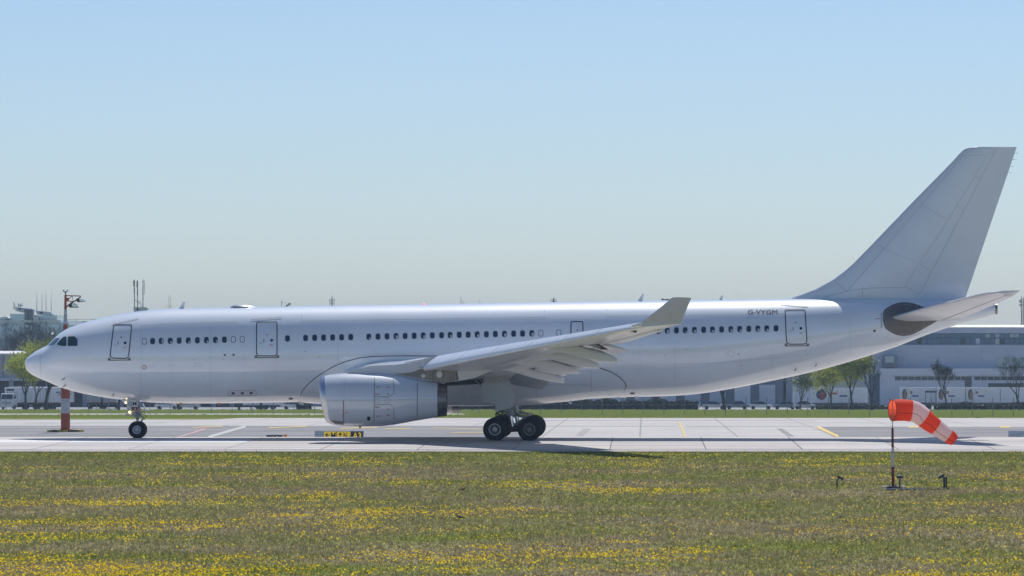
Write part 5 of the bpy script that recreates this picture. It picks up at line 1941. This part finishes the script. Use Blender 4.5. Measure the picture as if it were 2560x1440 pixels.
def truck(px_, Y, rz, label, cabm='car_white', length=7.5):
    """rigid truck, its cab facing local -y"""
    b = Vector((at(px_, 0, Y).x, Y, gz(Y) + .03))
    t = thing('truck', b, label, 'truck')
    M = Matrix.Rotation(rz, 3, 'Z')
    W = lambda p: b + M @ Vector(p)

    def B(name, c, s, m, par=t):
        return obj(name, MB().box(W(c), s, rz=rz), m, par)
    cab = [(0, .55), (-.12, .6), (-.15, 1.5), (-.05, 1.75), (.35, 2.75), (.6, 2.85), (1.9, 2.85), (1.9, .55)]
    obj('cab', MB().prism([W((-1.2, y, z)) for y, z in cab], M @ Vector((2.4, 0, 0))), cabm, t)
    ws_ = [W((-1.08, .0, 1.78)), W((1.08, .0, 1.78)), W((1.0, .33, 2.62)), W((-1.0, .33, 2.62))]
    obj('windscreen', MB().prism([p + (M @ Vector((0, -.05, .02))) for p in ws_], M @ Vector((0, .02, 0))), 'truck_glass', t)
    B('grille', (0, -.16, 1.15), (1.8, .05, .45), 'truck_grey')
    B('bumper', (0, -.12, .55), (2.4, .3, .35), cabm)
    for sx in (-1, 1):
        B('headlight', (sx * .9, -.29, .62), (.35, .05, .16), 'lamp_glass')
        B('mirror', (sx * 1.38, .1, 2.1), (.12, .2, .5), 'truck_dark')
        B('side_window', (sx * 1.205, .95, 2.2), (.02, .8, .7), 'truck_glass')
    B('cargo_box', (0, 2.1 + length / 2, 2.55), (2.55, length, 2.75), 'truck_white')
    B('cooling_unit', (0, 1.93, 3.35), (2.1, .45, .85), 'white_plate')
    B('cooling_grille', (0, 1.69, 3.45), (1.5, .03, .35), 'truck_dark')
    B('chassis', (0, 1 + length / 2, .85), (.9, length + 1, .3), 'truck_dark')
    for yy in (.85, length * .75):
        for sx in (-1, 1):
            mb = MB(); wheel(mb, W((sx * 1.05, yy, .5)), .5, .3, M @ Vector((1, 0, 0)))
            obj('wheel', mb, 'truck_dark', t)


truck(17, YT - 4, math.radians(-14), 'white refrigerated truck facing the fence with a cooling unit over its cab')

HALF = math.pi / 2
trailer(700, YT - 12, 6.4, HALF, 'low white box truck body side-on behind the forward drain mast', group=None, h=1.5, z0=.8)


def emblem_big(t, W, length, z0, h, wd, M, rz):
    side_disc(t, W, 'round_emblem', length - 1.75, z0 + h * .58, .92, .95, 'logo_navy')
    side_disc(t, W, 'emblem_core', length - 1.95, z0 + h * .5, .55, .6, 'logo_red', off=.03)
    side_panel(t, W, 'lettering', length - 4.6, length - 3.0, z0 + h * .58, z0 + h * .72, 'logo_orange')
    side_panel(t, W, 'lettering', length - 6.3, length - 4.9, z0 + h * .42, z0 + h * .54, 'logo_blue')


def emblem_oval(t, W, length, z0, h, wd, M, rz):
    side_panel(t, W, 'pale_panel', length - 1.6, length - .15, z0 + .05, z0 + h - .1, 'car_white')
    side_disc(t, W, 'oval_emblem', length - .75, z0 + h * .55, .42, .95, 'logo_navy', off=.03)
    side_disc(t, W, 'emblem_core', length - .82, z0 + h * .52, .25, .75, 'logo_gold', off=.04)
    side_panel(t, W, 'lettering', length - 2.1, length - 1.65, z0 + h * .6, z0 + h * .78, 'logo_gold')
    side_panel(t, W, 'lettering', length - 3.2, length - 2.0, z0 + h * .40, z0 + h * .50, 'logo_blue')


# side-on: local y runs along -X after a quarter turn, so the near side is local x = -wd/2
def side_on(px0, px1, Y, label, logo=None, **k):
    s_ = F / (D0 + Y)
    return trailer(px1, Y, (px1 - px0) / s_, HALF, label, logo, **k)


side_on(2028, 2168, 512, 'white trailer with a big round navy and red emblem under the tail', emblem_big, h=2.55, z0=1.15)
side_on(2250, 2338, 516, 'white trailer partly hidden by the windsock mouth', emblem_oval, h=2.6)
side_on(2341, 2411, 514, 'white swap body with an oval emblem behind the slender bare tree', emblem_oval, h=2.6)
side_on(2414, 2498, 514, 'white swap body with an oval emblem standing between the two bare trees', emblem_oval, h=2.6)
side_on(2500, 2600, 514, 'white swap body behind the wide spreading bare tree', None, h=2.6)
# dark gantry arm by the trailers
p = at(2327, 975, 505)
ga = thing('loading_gantry', (p.x, 505, gz(505)), 'small dark loading frame standing in front of the white trailers', 'frame')
for x in (2314, 2340):
    q = at(x, 979, 505)
    obj('leg', MB().tube([(q.x, 505, gz(505)), q], .05, 6), 'steel_dark', ga)
obj('beam', MB().box(at(2327, 979, 505), (2.0, .6, .35)), 'steel_dark', ga)


def car(px_, Y, m, label, flip=1, L=4.3):
    b = Vector((at(px_, 0, Y).x, Y, gz(Y) + .03))
    t = thing('car', b, label, 'car')
    side = [(-L / 2, .35), (-L / 2 - .03, .65), (-L * .44, .80), (-L * .24, .92), (L * .36, .95), (L * .49, .88), (L / 2, .6), (L / 2, .35)]
    rr = []
    for y, s_ in ((-.86, .94), (-.80, 1), (.80, 1), (.86, .94)):
        rr.append([b + Vector((flip * x * s_, y, .35 + (z - .35) * s_)) for x, z in side])
    obj('body', MB().loft(rr), m, t)
    top_ = [(-L * .27, .90), (-L * .10, 1.40), (L * .05, 1.47), (L * .22, 1.42), (L * .38, .93)]
    rr = [[b + Vector((flip * x, y * (1 if z < 1.2 else .84), z)) for x, z in top_] for y in (-.80, .80)]
    obj('glasshouse', MB().loft(rr), 'truck_glass', t)
    rr = [[b + Vector((flip * x, y, z)) for x, z in ((-L * .10, 1.40), (L * .05, 1.48), (L * .22, 1.43), (L * .22, 1.46), (L * .05, 1.52), (-L * .10, 1.44))] for y in (-.68, .68)]
    obj('roof', MB().loft(rr), m, t)
    for x in (-L * .31, L * .31):
        for y in (-.78, .78):
            mb = MB(); wheel(mb, b + Vector((flip * x, y, .32)), .32, .2)
            w_ = obj('wheel', mb, 'tyre', t)
    for s_ in (-1, 1):
        obj('headlight', MB().box(b + Vector((-flip * L * .485, s_ * .6, .68)), (.12, .3, .12)), 'lamp_glass', t)
        obj('tail_lamp', MB().box(b + Vector((flip * L * .492, s_ * .62, .75)), (.06, .3, .14)), 'red_print', t)


car(1720, 506, 'car_silver', 'silver car parked under the rear fuselage right of the long hedge', 1)
car(1786, 508, 'car_silver', 'silver car parked just left of the stout trunk', -1)
car(1842, 506, 'car_blue', 'blue car parked just right of the stout trunk', 1)
car(1902, 507, 'car_white', 'white car parked alone beneath the rear fuselage', -1)
car(1962, 508, 'car_blue', 'dark blue car parked left of the white trailer with the round emblem', 1)
car(2012, 505, 'car_silver', 'silver car tucked against the trailer with the round emblem', -1)
car(1640, 510, 'car_red', 'dark red car parked behind the hedge near the trailing fairings', 1)
car(470, 506, 'car_silver', 'silver car parked under the forward fuselage behind the nose wheel', 1)
car(418, 508, 'car_white', 'white car parked right of the nose wheel', -1)
car(735, 507, 'car_white', 'white car parked by the brown scrubby bush', 1)

# ================================================================== buildings
def box_px(mb, x0, y0, x1, y1, Y, depth, zb=None):
    """front face in pixels in plane Y, running back by depth"""
    a, b = at(x0, y0, Y), at(x1, y1, Y)
    z0 = b.z if zb is None else zb
    mb.box(((a.x + b.x) / 2, Y + depth / 2, (a.z + z0) / 2), (b.x - a.x, depth, a.z - z0))
    return mb


def part_box(name, x0, y0, x1, y1, Y, depth, m, parent, zb=None):
    return obj(name, box_px(MB(), x0, y0, x1, y1, Y, depth, zb), m, parent)


YBW = 575.0
wh = thing('warehouse', (at(250, 0, YBW).x, YBW, gz(YBW)), 'low grey warehouse with a white roof edge behind the parked white trucks', 'building')
g = gz(YBW) - .2
part_box('wall', -180, 886, 700, 1022, YBW, 40, 'brick_wall', wh, zb=g)
ra, rb_ = at(-185, 886, YBW - .6), at(705, 878.5, YBW - .6)
obj('roof_edge', MB().prism([Vector((ra.x, YBW - .6, ra.z)), Vector((ra.x, YBW - .6, ra.z + .2)), Vector((ra.x, YBW + .9, rb_.z)), Vector((ra.x, YBW + 40, rb_.z + .1)), Vector((ra.x, YBW + 40, ra.z))], (rb_.x - ra.x, 0, 0)), 'roof_white', wh)
part_box('band', -182, 944.5, 702, 947, YBW - .15, .3, 'clad_pale', wh)
part_box('downpipe', 7, 886, 9, 944, YBW - .2, .2, 'clad_dark', wh)
for k in range(13):
    y = 890 + k * 4.2
    part_box('siding_board', -180, y, 700, y + 3.5, YBW - .09, .12, 'brick_wall', wh)
for x in (26.5, -40, 180, 300):
    w_ = part_box('window', x - 6, 907.5, x + 6, 919.5, YBW - .16, .16, 'clad_pale', wh)
    part_box('pane', x - 5, 909, x + 5, 918.5, YBW - .19, .05, 'glass_dark', w_)
for i in range(18):
    x = -150 + i * 46
    d_ = part_box('dock_door', x, 951, x + 34, 1018, YBW - .12, .14, 'truck_dark', wh, zb=g)
    part_box('dock_canopy', x - 3, 948.5, x + 37, 951.5, YBW - 1.2, 1.2, 'clad_pale', wh)

lo = thing('depot_shed', (at(1300, 0, 590).x, 590, gz(590)), 'long dark grey depot shed behind the hedges under the aeroplane belly', 'building')
g = gz(590) - .2
part_box('wall', 702, 905, 1958, 1022, 592, 40, 'clad_dark', lo, zb=g)
part_box('roof_edge', 698, 899, 1962, 905, 591, 42, 'clad_grey', lo)
for i in range(20):
    x = 720 + i * 62
    part_box('dock_door', x, 962, x + 40, 1020, 591.6, .2, 'clad_grey' if i % 3 else 'clad_pale', lo, zb=g)
for x0, x1, y0, y1 in ((2008, 2046, 950, 1020),):
    pass
sm = thing('gatehouse', (at(2030, 0, 560).x, 560, gz(560)), 'pale gatehouse with two dark green windows left of the yellow green trees', 'building')
part_box('wall', 1985, 935, 2062, 1020, 560, 8, 'clad_pale', sm, zb=gz(560) - .2)
part_box('roof', 1980, 930, 2067, 935, 559, 10, 'clad_grey', sm)
for x in (2021, 2036):
    w_ = part_box('window', x, 948, x + 13, 968, 559.85, .16, 'clad_grey', sm)
    part_box('pane', x + 1, 949, x + 12, 967, 559.8, .06, 'glass_dark', w_)

YR = 600.0
lg = thing('logistics_hall', (at(2330, 0, YR).x, YR, gz(YR)), 'large blue grey logistics hall with a glazed upper storey and white roof line', 'building')
g = gz(YR) - .2
part_box('wall', 1965, 862, 2760, 1022, YR, 50, 'clad_grey', lg, zb=g)
part_box('upper_storey', 1990, 833, 2760, 862, YR + 1.5, 46, 'clad_dark', lg)
part_box('fascia', 1985, 818, 2765, 833, YR + .6, 48, 'clad_grey', lg)
ra, rb_ = at(1982, 818, YR + .3), at(2768, 812, YR + .3)
obj('roof', MB().prism([Vector((ra.x, YR + .3, ra.z)), Vector((ra.x, YR + 2.3, rb_.z)), Vector((ra.x, YR + 40, rb_.z + .1)), Vector((ra.x, YR + 40, ra.z))], (rb_.x - ra.x, 0, 0)), 'roof_white', lg)
for k in range(7):
    y = 864 + k * 8.1
    for i in range(13):
        part_box('cladding_panel', 1967 + i * 61, y, 1967 + i * 61 + 60, y + 7.3, YR - .10, .12, 'clad_grey' if (i * 5 + k * 3) % 7 else 'clad_pale2', lg)
part_box('ledge', 2200, 921, 2760, 939, YR - 3, 3.1, 'clad_pale', lg)
part_box('lower_wall', 2200, 939, 2760, 1022, YR - 2.4, 2.5, 'clad_pale', lg, zb=g)
rw = random.Random(4)
for i in range(62):
    x = 2000 + i * 12.2
    if x > 2745:
        break
    m = 'glass_office'
    if 2429 < x < 2447: m = 'clad_pale'
    elif 2478 < x < 2494: m = 'glass_pale'
    elif rw.random() < .15: m = 'glass_dark'
    part_box('window', x, 846.5, x + 10.6, 861, YR + 1.35, .2, m, lg)
    part_box('toplight', x, 834.5, x + 10.6, 843.5, YR + 1.35, .2, 'glass_office' if rw.random() < .8 else 'glass_pale', lg)
for i in range(34):
    x = 2238 + i * 16.5
    if 2408 < x < 2428 or x > 2745:
        continue
    part_box('window', x, 941.5, x + 14.6, 950.5, YR - 2.55, .2, 'glass_dark', lg)
part_box('window', 2413, 941.5, 2429, 968, YR - 2.6, .2, 'glass_dark', lg)
part_box('window', 2471, 958, 2560, 970, YR - 2.55, .2, 'glass_dark', lg)
part_box('glazed_panel', 2493, 893, 2700, 921, YR - .2, .2, 'glass_pale', lg)
part_box('cabin', 2208, 889, 2243, 917, YR - 3.2, 3.2, 'clad_dark', lg)
part_box('cabin_glass', 2212, 890, 2236, 906, YR - 3.3, .12, 'glass_pale', lg)
part_box('gate', 2176, 935, 2204, 1008, YR - .3, .3, 'clad_dark', lg, zb=g)
part_box('plant_box', 2238, 857, 2254, 863, YR + .5, 1.5, 'roof_white', lg)

# glass terminal on the far left
YG2 = 770.0
tm = thing('glass_terminal', (at(60, 0, YG2).x, YG2, gz(YG2)), 'blue glass terminal with a slanted striped skylight and rooftop plant rooms', 'building')
g = gz(YG2) - .2
part_box('wall', -150, 806, 172, 1010, YG2, 40, 'glass_blue', tm, zb=g)
for i in range(14):
    x = -140 + i * 24
    part_box('glass_panel', x, 812, x + 21.5, 838, YG2 - .18, .2, 'glass_teal' if i % 3 else 'glass_blue', tm)
    part_box('glass_panel', x, 841, x + 21.5, 868, YG2 - .18, .2, 'glass_blue' if i % 4 else 'glass_teal', tm)
mb = MB()
for y in (810, 839.5, 869):
    box_px(mb, -150, y, 172, y + 1.6, YG2 - .3, .3)
for x in (3.5, 28, 52, 100, 124, 148):
    box_px(mb, x, 812, x + 1.5, 900, YG2 - .4, .3)
mb.tube([at(-20, 868, YG2 - .4), at(22, 812, YG2 - .4)], .09, 5)
mb.tube([at(4, 812, YG2 - .4), at(46, 868, YG2 - .4)], .09, 5)
obj('steel_frame', mb, 'steel_white', tm)
part_box('roof', -160, 800, 150, 806, YG2 - 1, 42, 'clad_pale', tm)
# sloping skylight with bars
p = [at(78, 792, YG2 - .5), at(98, 791, YG2 - .5), at(143, 797, YG2 - .5), at(144, 807, YG2 - .5), at(90, 803, YG2 - .5)]
sk = obj('skylight', MB().prism(p, (0, 10, 0)), 'glass_teal', tm)
mb = MB()
for k in range(12):
    x = 95 + k * 4
    mb.tube([at(x, 793.5 + k * .25, YG2 - .6), at(x + 5, 803.5 + k * .25, YG2 - .6)], .10, 4)
obj('skylight_bar', mb, 'steel_white', sk)
p = [at(0, 794, YG2 - .5), at(15, 791, YG2 - .5), at(26, 796, YG2 - .5), at(5, 800, YG2 - .5), at(-20, 800, YG2 - .5)]
obj('skylight', MB().prism(p, (0, 10, 0)), 'clad_pale', tm)
part_box('roof_storey', 25, 784.5, 62, 800, YG2 + 2, 12, 'glass_teal', tm)
part_box('roof_storey', 85, 788, 143, 799, YG2 + 3, 12, 'glass_teal', tm)
part_box('stair_tower', 61, 774, 69.5, 812, YG2 - .7, 2.5, 'clad_dark', tm)
part_box('stair_tower', 73, 774, 81, 812, YG2 - .7, 2.5, 'clad_dark', tm)
for poly in ([(36, 767), (80, 772), (81, 780), (60, 782), (40, 778)], [(90, 776.5), (128, 780), (129.5, 786), (118, 788.5), (92, 786)]):
    pr = obj('plant_room', MB().prism([at(x, y, YG2 + 1) for x, y in poly], (0, 6, 0)), 'clad_pale', tm)
    x, y = poly[0][0] + 13, poly[0][1] + 5.5
    obj('vent', MB().prism([at(a, b, YG2 + .8) for a, b in ellipse(x, y, 2.8, 2.8, 12)], (0, .25, 0)), 'truck_dark', pr)
mb = MB()
for x, yt in ((35, 755), (46, 758.5), (53, 757.5), (55.5, 757)):
    mb.tube([at(x, 768 if x > 36 else 775, YG2 + 3), at(x, yt, YG2 + 3)], .11 if x in (35, 46) else .05, 5)
mb.box(at(38, 762.5, YG2 + 3), (.5, .2, .1)).box(at(51, 764, YG2 + 3), (.5, .3, .5))
obj('roof_aerial', mb, 'far_steel', tm)
mb = MB()
for x, yt in ((92, 731), (105, 733), (115, 722), (128, 735)):
    mb.tube([at(x, 777, YG2 + 3), at(x, (777 + yt) / 2, YG2 + 3), at(x + .3, yt, YG2 + 3)], [.09, .05, .02], 5)
obj('whip_aerial', mb, 'far_steel', tm)
p = at(131, 833, 600)
sl_ = thing('street_lamp', (p.x, 600, gz(600)), 'white globe street lamp just in front of the cockpit windscreen', 'street lamp')
obj('post', MB().tube([(p.x - .12, 600, gz(600)), (p.x - .12, 600, p.z - .2)], .07, 6), 'far_steel', sl_)
obj('globe', MB().sphere(p, .27, 12, 8), 'white_plate', sl_, smooth=True)
p = at(190, 799, 900)
gt = thing('distant_gantry', (p.x, 900, gz(900)), 'faint thin steel gantry line in the distance beside the light mast', 'gantry')
obj('beam', MB().tube([at(160, 798.5, 900), at(330, 798, 900)], .05, 5), 'far_steel', gt)
mb = MB()
for x in (191, 232, 300):
    q = at(x, 797, 900)
    mb.tube([(q.x, 900, gz(900)), q], [.3, .07], 5)
obj('post', mb, 'far_steel', gt)
part_box('roof', 160, 803, 420, 812, 905, 20, 'clad_grey', gt)

# ---------------------------------------------------------------- masts showing above the fuselage
def mast(px_, ytop, Y, label, r=.12, build=None, m='far_steel', name='aerial_mast'):
    q = at(px_, ytop, Y)
    t = thing(name, (q.x, Y, gz(Y)), label, 'mast')
    obj('pole', MB().tube([(q.x, Y, gz(Y)), (q.x, Y, q.z)], [r * 1.6, r], 6), m, t)
    if build:
        mb = MB()
        build(mb, lambda x, y: at(x, y, Y))
        obj('fittings', mb, m, t)
    return t


YA = 760.0
q = at(350, 779, YA)
at_ = thing('antenna_tower', (q.x, YA, gz(YA)), 'tower block top with three dark green antenna poles above the cockpit roof', 'tower')
obj('shaft', MB().box((q.x, YA + 1.5, (q.z + gz(YA)) / 2), (2.2, 2.2, q.z - gz(YA))), 'clad_grey', at_)
pb = obj('plant_box', MB().prism([at(x, y, YA) for x, y in ((333.5, 767.5), (365, 768), (367.5, 770), (367, 776.5), (334.5, 779.5))], (0, 3, 0)), 'clad_grey', at_)
obj('vent', MB().prism([at(a, b, YA - .1) for a, b in ellipse(344, 773, 3, 3, 12)], (0, .15, 0)), 'truck_dark', pb)
for x, yt in ((336.3, 699), (344, 701), (357.5, 699.5)):
    obj('antenna_pole', MB().tube([at(x, 768, YA + .5), at(x, yt, YA + .5)], .10, 6), 'antenna_green', at_)
for x, y0, y1, w in ((334.8, 701, 716, .30), (343, 703, 719, .30), (335.6, 720, 735, .2), (343.4, 723, 737, .2), (357.3, 724, 736, .2)):
    a, b = at(x, y0, YA + .3), at(x, y1, YA + .3)
    obj('panel_antenna', MB().box((a + b) / 2, (w, .15, a.z - b.z)), 'antenna_green', at_)
mb = MB()
mb.tube([at(361.5, 701, YA + .5), at(361.5, 735, YA + .5)], .05, 5)
for y in (706, 715, 724, 733):
    mb.tube([at(357.5, y, YA + .5), at(361.5, y, YA + .5)], .04, 4)
for a, b in (((336, 748), (357, 768)), ((344, 751), (357, 763)), ((345, 759), (354, 751)), ((337, 749), (344, 754))):
    mb.tube([at(*a, YA + .5), at(*b, YA + .5)], .035, 4)
obj('brace', mb, 'antenna_green', at_)


def lattice(mb, f):
    mb.tube([f(413, 767.3), f(427, 767.6)], .05, 4).tube([f(426, 742), f(426, 770)], .05, 4).tube([f(430, 764), f(426, 768)], .05, 4)


mast(422, 740, 1000, 'faint thin twin whip mast just ahead of the forward blade aerial', .05, lattice)


def lamps(mb, f):
    mb.tube([f(703, 754.5), f(706, 754.5)], .1, 4).tube([f(710, 767), f(726, 757.5)], .06, 4).tube([f(714, 768), f(725, 761)], .06, 4)
    mb.box(f(724, 760), (.5, .3, .5)).box(f(718, 764), (.5, .3, .4)).tube([f(704, 757), (f(726, 757.5))], .03, 4)


mast(704, 753, 800, 'distant lamp mast with a slanted arm over the second door', .07, lamps)


def arms(mb, f):
    for y, w in ((750, 8), (755, 5), (759, 6.5)):
        mb.tube([f(830 - w, y), f(830 + w, y)], .05, 4)
    mb.tube([f(825, 747), f(825, 765)], .05, 4).tube([f(835.5, 747), f(835.5, 765)], .05, 4)


mast(830, 741.5, 800, 'distant mast with several crossarms above the forward cabin', .13, arms, 'steel_dark')
mast(1152.5, 739.5, 820, 'thin distant whip mast with a small side bracket above the mid cabin', .06,
     lambda mb, f: mb.tube([f(1152.5, 753), f(1158, 753), f(1158.5, 760)], .05, 4))
mast(1199.5, 747, 820, 'very thin lone distant whip mast above the mid cabin', .05)


def rakes(mb, f):
    for y in (749.5, 753.5):
        mb.tube([f(1376, y - .5), f(1384, y + .8)], .07, 4).tube([f(1384, y + .8), f(1392, y - .5)], .07, 4)


mast(1384, 744.5, 800, 'short distant mast with paired angled aerials above the wing', .16, rakes, 'steel_dark')


def bar(mb, f):
    a, b = f(1653, 749.3), f(1682, 749.3)
    mb.box((a + b) / 2, (b.x - a.x, .4, .25))
    for x, h_ in ((1656, 4), (1660, 2.5), (1667, 2), (1672, 2), (1678, 4), (1681, 3.5)):
        mb.box(f(x, 749 - h_ / 2), (.25, .2, h_ / 13))


mast(1667, 749, 800, 'distant floodlight bridge just behind the winglet', .14, bar, 'steel_dark')


def tower(mb, f):
    for y in range(746, 830, 6):
        mb.tube([f(2553, y), f(2559, y + 6)], .05, 4).tube([f(2559, y), f(2553, y + 6)], .05, 4)
    mb.tube([f(2559, 742), f(2559, 840)], .08, 4)
    for y in (750, 753, 762):
        mb.tube([f(2548, y), f(2553, y)], .07, 4)
    mb.box(f(2550, 754), (.3, .3, .5)).box(f(2550.5, 763), (.3, .3, .5))


mast(2553.5, 741, 800, 'dark lattice mast rising behind the roof beyond the tailplane tip', .09, tower, 'steel_dark')

# ================================================================== meadow: grass and dandelions (uncountable ground cover)
def vnoise(x, y, s, seed):
    r = np.random.default_rng(seed).random((256, 256))
    u, v = x / s + 1000, y / s + 1000
    i, j = np.floor(u).astype(int), np.floor(v).astype(int)
    fu, fv = u - i, v - j
    fu, fv = fu * fu * (3 - 2 * fu), fv * fv * (3 - 2 * fv)
    g_ = lambda a, b: r[a % 256, b % 256]
    return (g_(i, j) * (1 - fu) + g_(i + 1, j) * fu) * (1 - fv) + (g_(i, j + 1) * (1 - fu) + g_(i + 1, j + 1) * fu) * fv


def scatter(n, y0, y1, margin=1.55):
    """points on the meadow, thinning like the view does: uniform in depth and across"""
    Y = RNG.uniform(y0, y1, n)
    half = 1280 * margin * (D0 + Y) / F
    cx = XC + (1280 - XV) * (D0 + Y) / F
    X = cx + RNG.uniform(-1, 1, n) * half
    return X, Y


def raw_mesh(name, v, fsize, material, **props):
    n = len(v) // fsize
    me = bpy.data.meshes.new(name)
    me.vertices.add(len(v)); me.vertices.foreach_set('co', np.asarray(v, np.float32).ravel())
    me.loops.add(len(v)); me.loops.foreach_set('vertex_index', np.arange(len(v), dtype=np.int32))
    me.polygons.add(n); me.polygons.foreach_set('loop_start', np.arange(0, len(v), fsize, dtype=np.int32))
    me.update(calc_edges=True)
    me.materials.append(MATS[material])
    o = bpy.data.objects.new(name, me)
    COL.objects.link(o)
    for k, q in props.items():
        o[k] = q
    return o


NB = 570000
X, Y = scatter(NB, -140, -25.7)
Z = np.interp(Y, PY, PZ)
hgt = RNG.uniform(.03, .085, NB) * (0.6 + .8 * vnoise(X, Y, 4.0, 3))
wd = RNG.uniform(.006, .016, NB) * (1 + (D0 + Y) / 160)
a = RNG.uniform(0, 2 * np.pi, NB)
dx, dy = np.cos(a) * wd, np.sin(a) * wd
lx, ly = RNG.normal(0, .035, NB), RNG.normal(0, .035, NB)
v = np.stack([np.stack([X - dx, Y - dy, Z - .005], 1), np.stack([X + dx, Y + dy, Z - .005], 1), np.stack([X + lx, Y + ly, Z + hgt], 1)], 1).reshape(-1, 3)
raw_mesh('meadow_grass', v, 3, 'grass_blades', kind='stuff', label='short patchy green and dry meadow grass', category='grass')

NT = 12000
X, Y = scatter(NT, -140, -26)
X = np.repeat(X, 7) + RNG.normal(0, .05, NT * 7); Y = np.repeat(Y, 7) + RNG.normal(0, .05, NT * 7)
Z = np.interp(Y, PY, PZ)
n = len(X)
hgt = RNG.uniform(.08, .17, n); wd = RNG.uniform(.008, .016, n) * (1 + (D0 + Y) / 200)
a = RNG.uniform(0, 2 * np.pi, n)
v = np.stack([np.stack([X - np.cos(a) * wd, Y - np.sin(a) * wd, Z - .005], 1), np.stack([X + np.cos(a) * wd, Y + np.sin(a) * wd, Z - .005], 1),
              np.stack([X + RNG.normal(0, .06, n), Y + RNG.normal(0, .06, n), Z + hgt], 1)], 1).reshape(-1, 3)
raw_mesh('grass_tufts', v, 3, 'grass_blades', kind='stuff', label='scattered taller tufts in the meadow grass', category='grass')

# far verge: coarse tufts so that the strips have a rough edge
NV = 26000
Yv = RNG.uniform(193, 470, NV)
Xv = XC + (1280 - XV) * (D0 + Yv) / F + RNG.uniform(-1.1, 1.1, NV) * 1280 * (D0 + Yv) / F
keep = ((Yv < 246) | (Yv > 312)) | ((Xv > at(1180, 0, 290).x) & (Yv < 300))
Xv, Yv = Xv[keep], Yv[keep]
Zv = np.interp(Yv, PY, PZ)
hv = RNG.uniform(.08, .28, len(Xv)); wv = RNG.uniform(.12, .3, len(Xv))
v = np.stack([np.stack([Xv - wv, Yv, Zv - .01], 1), np.stack([Xv + wv, Yv, Zv - .01], 1), np.stack([Xv + RNG.normal(0, .1, len(Xv)), Yv, Zv + hv], 1)], 1).reshape(-1, 3)
raw_mesh('verge_grass', v, 3, 'grass_verge', kind='stuff', label='rough bright green grass along the fence', category='grass')

# dandelion heads: little domes on the grass, in drifts
NC = 455000
X, Y = scatter(NC, -140, -27)
row = YH + (H - np.interp(Y, PY, PZ)) * F / (D0 + Y)
d = (0.40 * vnoise(X, Y * .8, 7.0, 21) + 0.32 * vnoise(X, Y, 2.6, 22) + 0.28 * vnoise(X, Y, .9, 23))
drift = np.interp(row, [1132, 1150, 1200, 1245, 1285, 1320, 1370, 1395, 1440], [-.20, -.15, -.12, -.11, -.05, -.09, -.09, .02, .06])
dens = np.clip((d + drift - 0.36) * 1.7, 0.055, 1) ** 1.4
keep = RNG.random(NC) < dens * .95
X, Y = X[keep], Y[keep]
n = len(X)
Z = np.interp(Y, PY, PZ) + RNG.uniform(.03, .085, n)
r = RNG.uniform(.020, .036, n)
ph = RNG.uniform(0, 6.28, n)
tx, ty = RNG.normal(0, .2, n), RNG.normal(-.15, .25, n)
ring = []
for k in range(6):
    c, s_ = np.cos(ph + k * np.pi / 3), np.sin(ph + k * np.pi / 3)
    ring.append(np.stack([X + r * c, Y + r * s_, Z + r * (c * tx + s_ * ty)], 1))
top = np.stack([X, Y, Z + r * .75], 1)
tris = []
for k in range(6):
    tris.append(np.stack([ring[k], ring[(k + 1) % 6], top], 1))
v = np.stack(tris, 1).reshape(-1, 3)
raw_mesh('dandelions', v, 3, 'dandelion', kind='stuff', label='yellow dandelion flowers drifting over the meadow', category='flowers')

# ================================================================== air
hz = MB().box((0, 850, 12.5), (3700, 3200, 47))
haze = obj('haze', hz, 'seam', kind='stuff', label='thin pale summer haze over the airfield', category='haze')
hm = bpy.data.materials.new('haze')
hm.use_nodes = True
hn = hm.node_tree
hn.nodes.clear()
pv = hn.nodes.new('ShaderNodeVolumePrincipled')
pv.inputs['Color'].default_value = (0.60, 0.78, 1.0, 1)
pv.inputs['Density'].default_value = 0.00018
ho = hn.nodes.new('ShaderNodeOutputMaterial')
hn.links.new(pv.outputs[0], ho.inputs['Volume'])
haze.data.materials.clear()
haze.data.materials.append(hm)
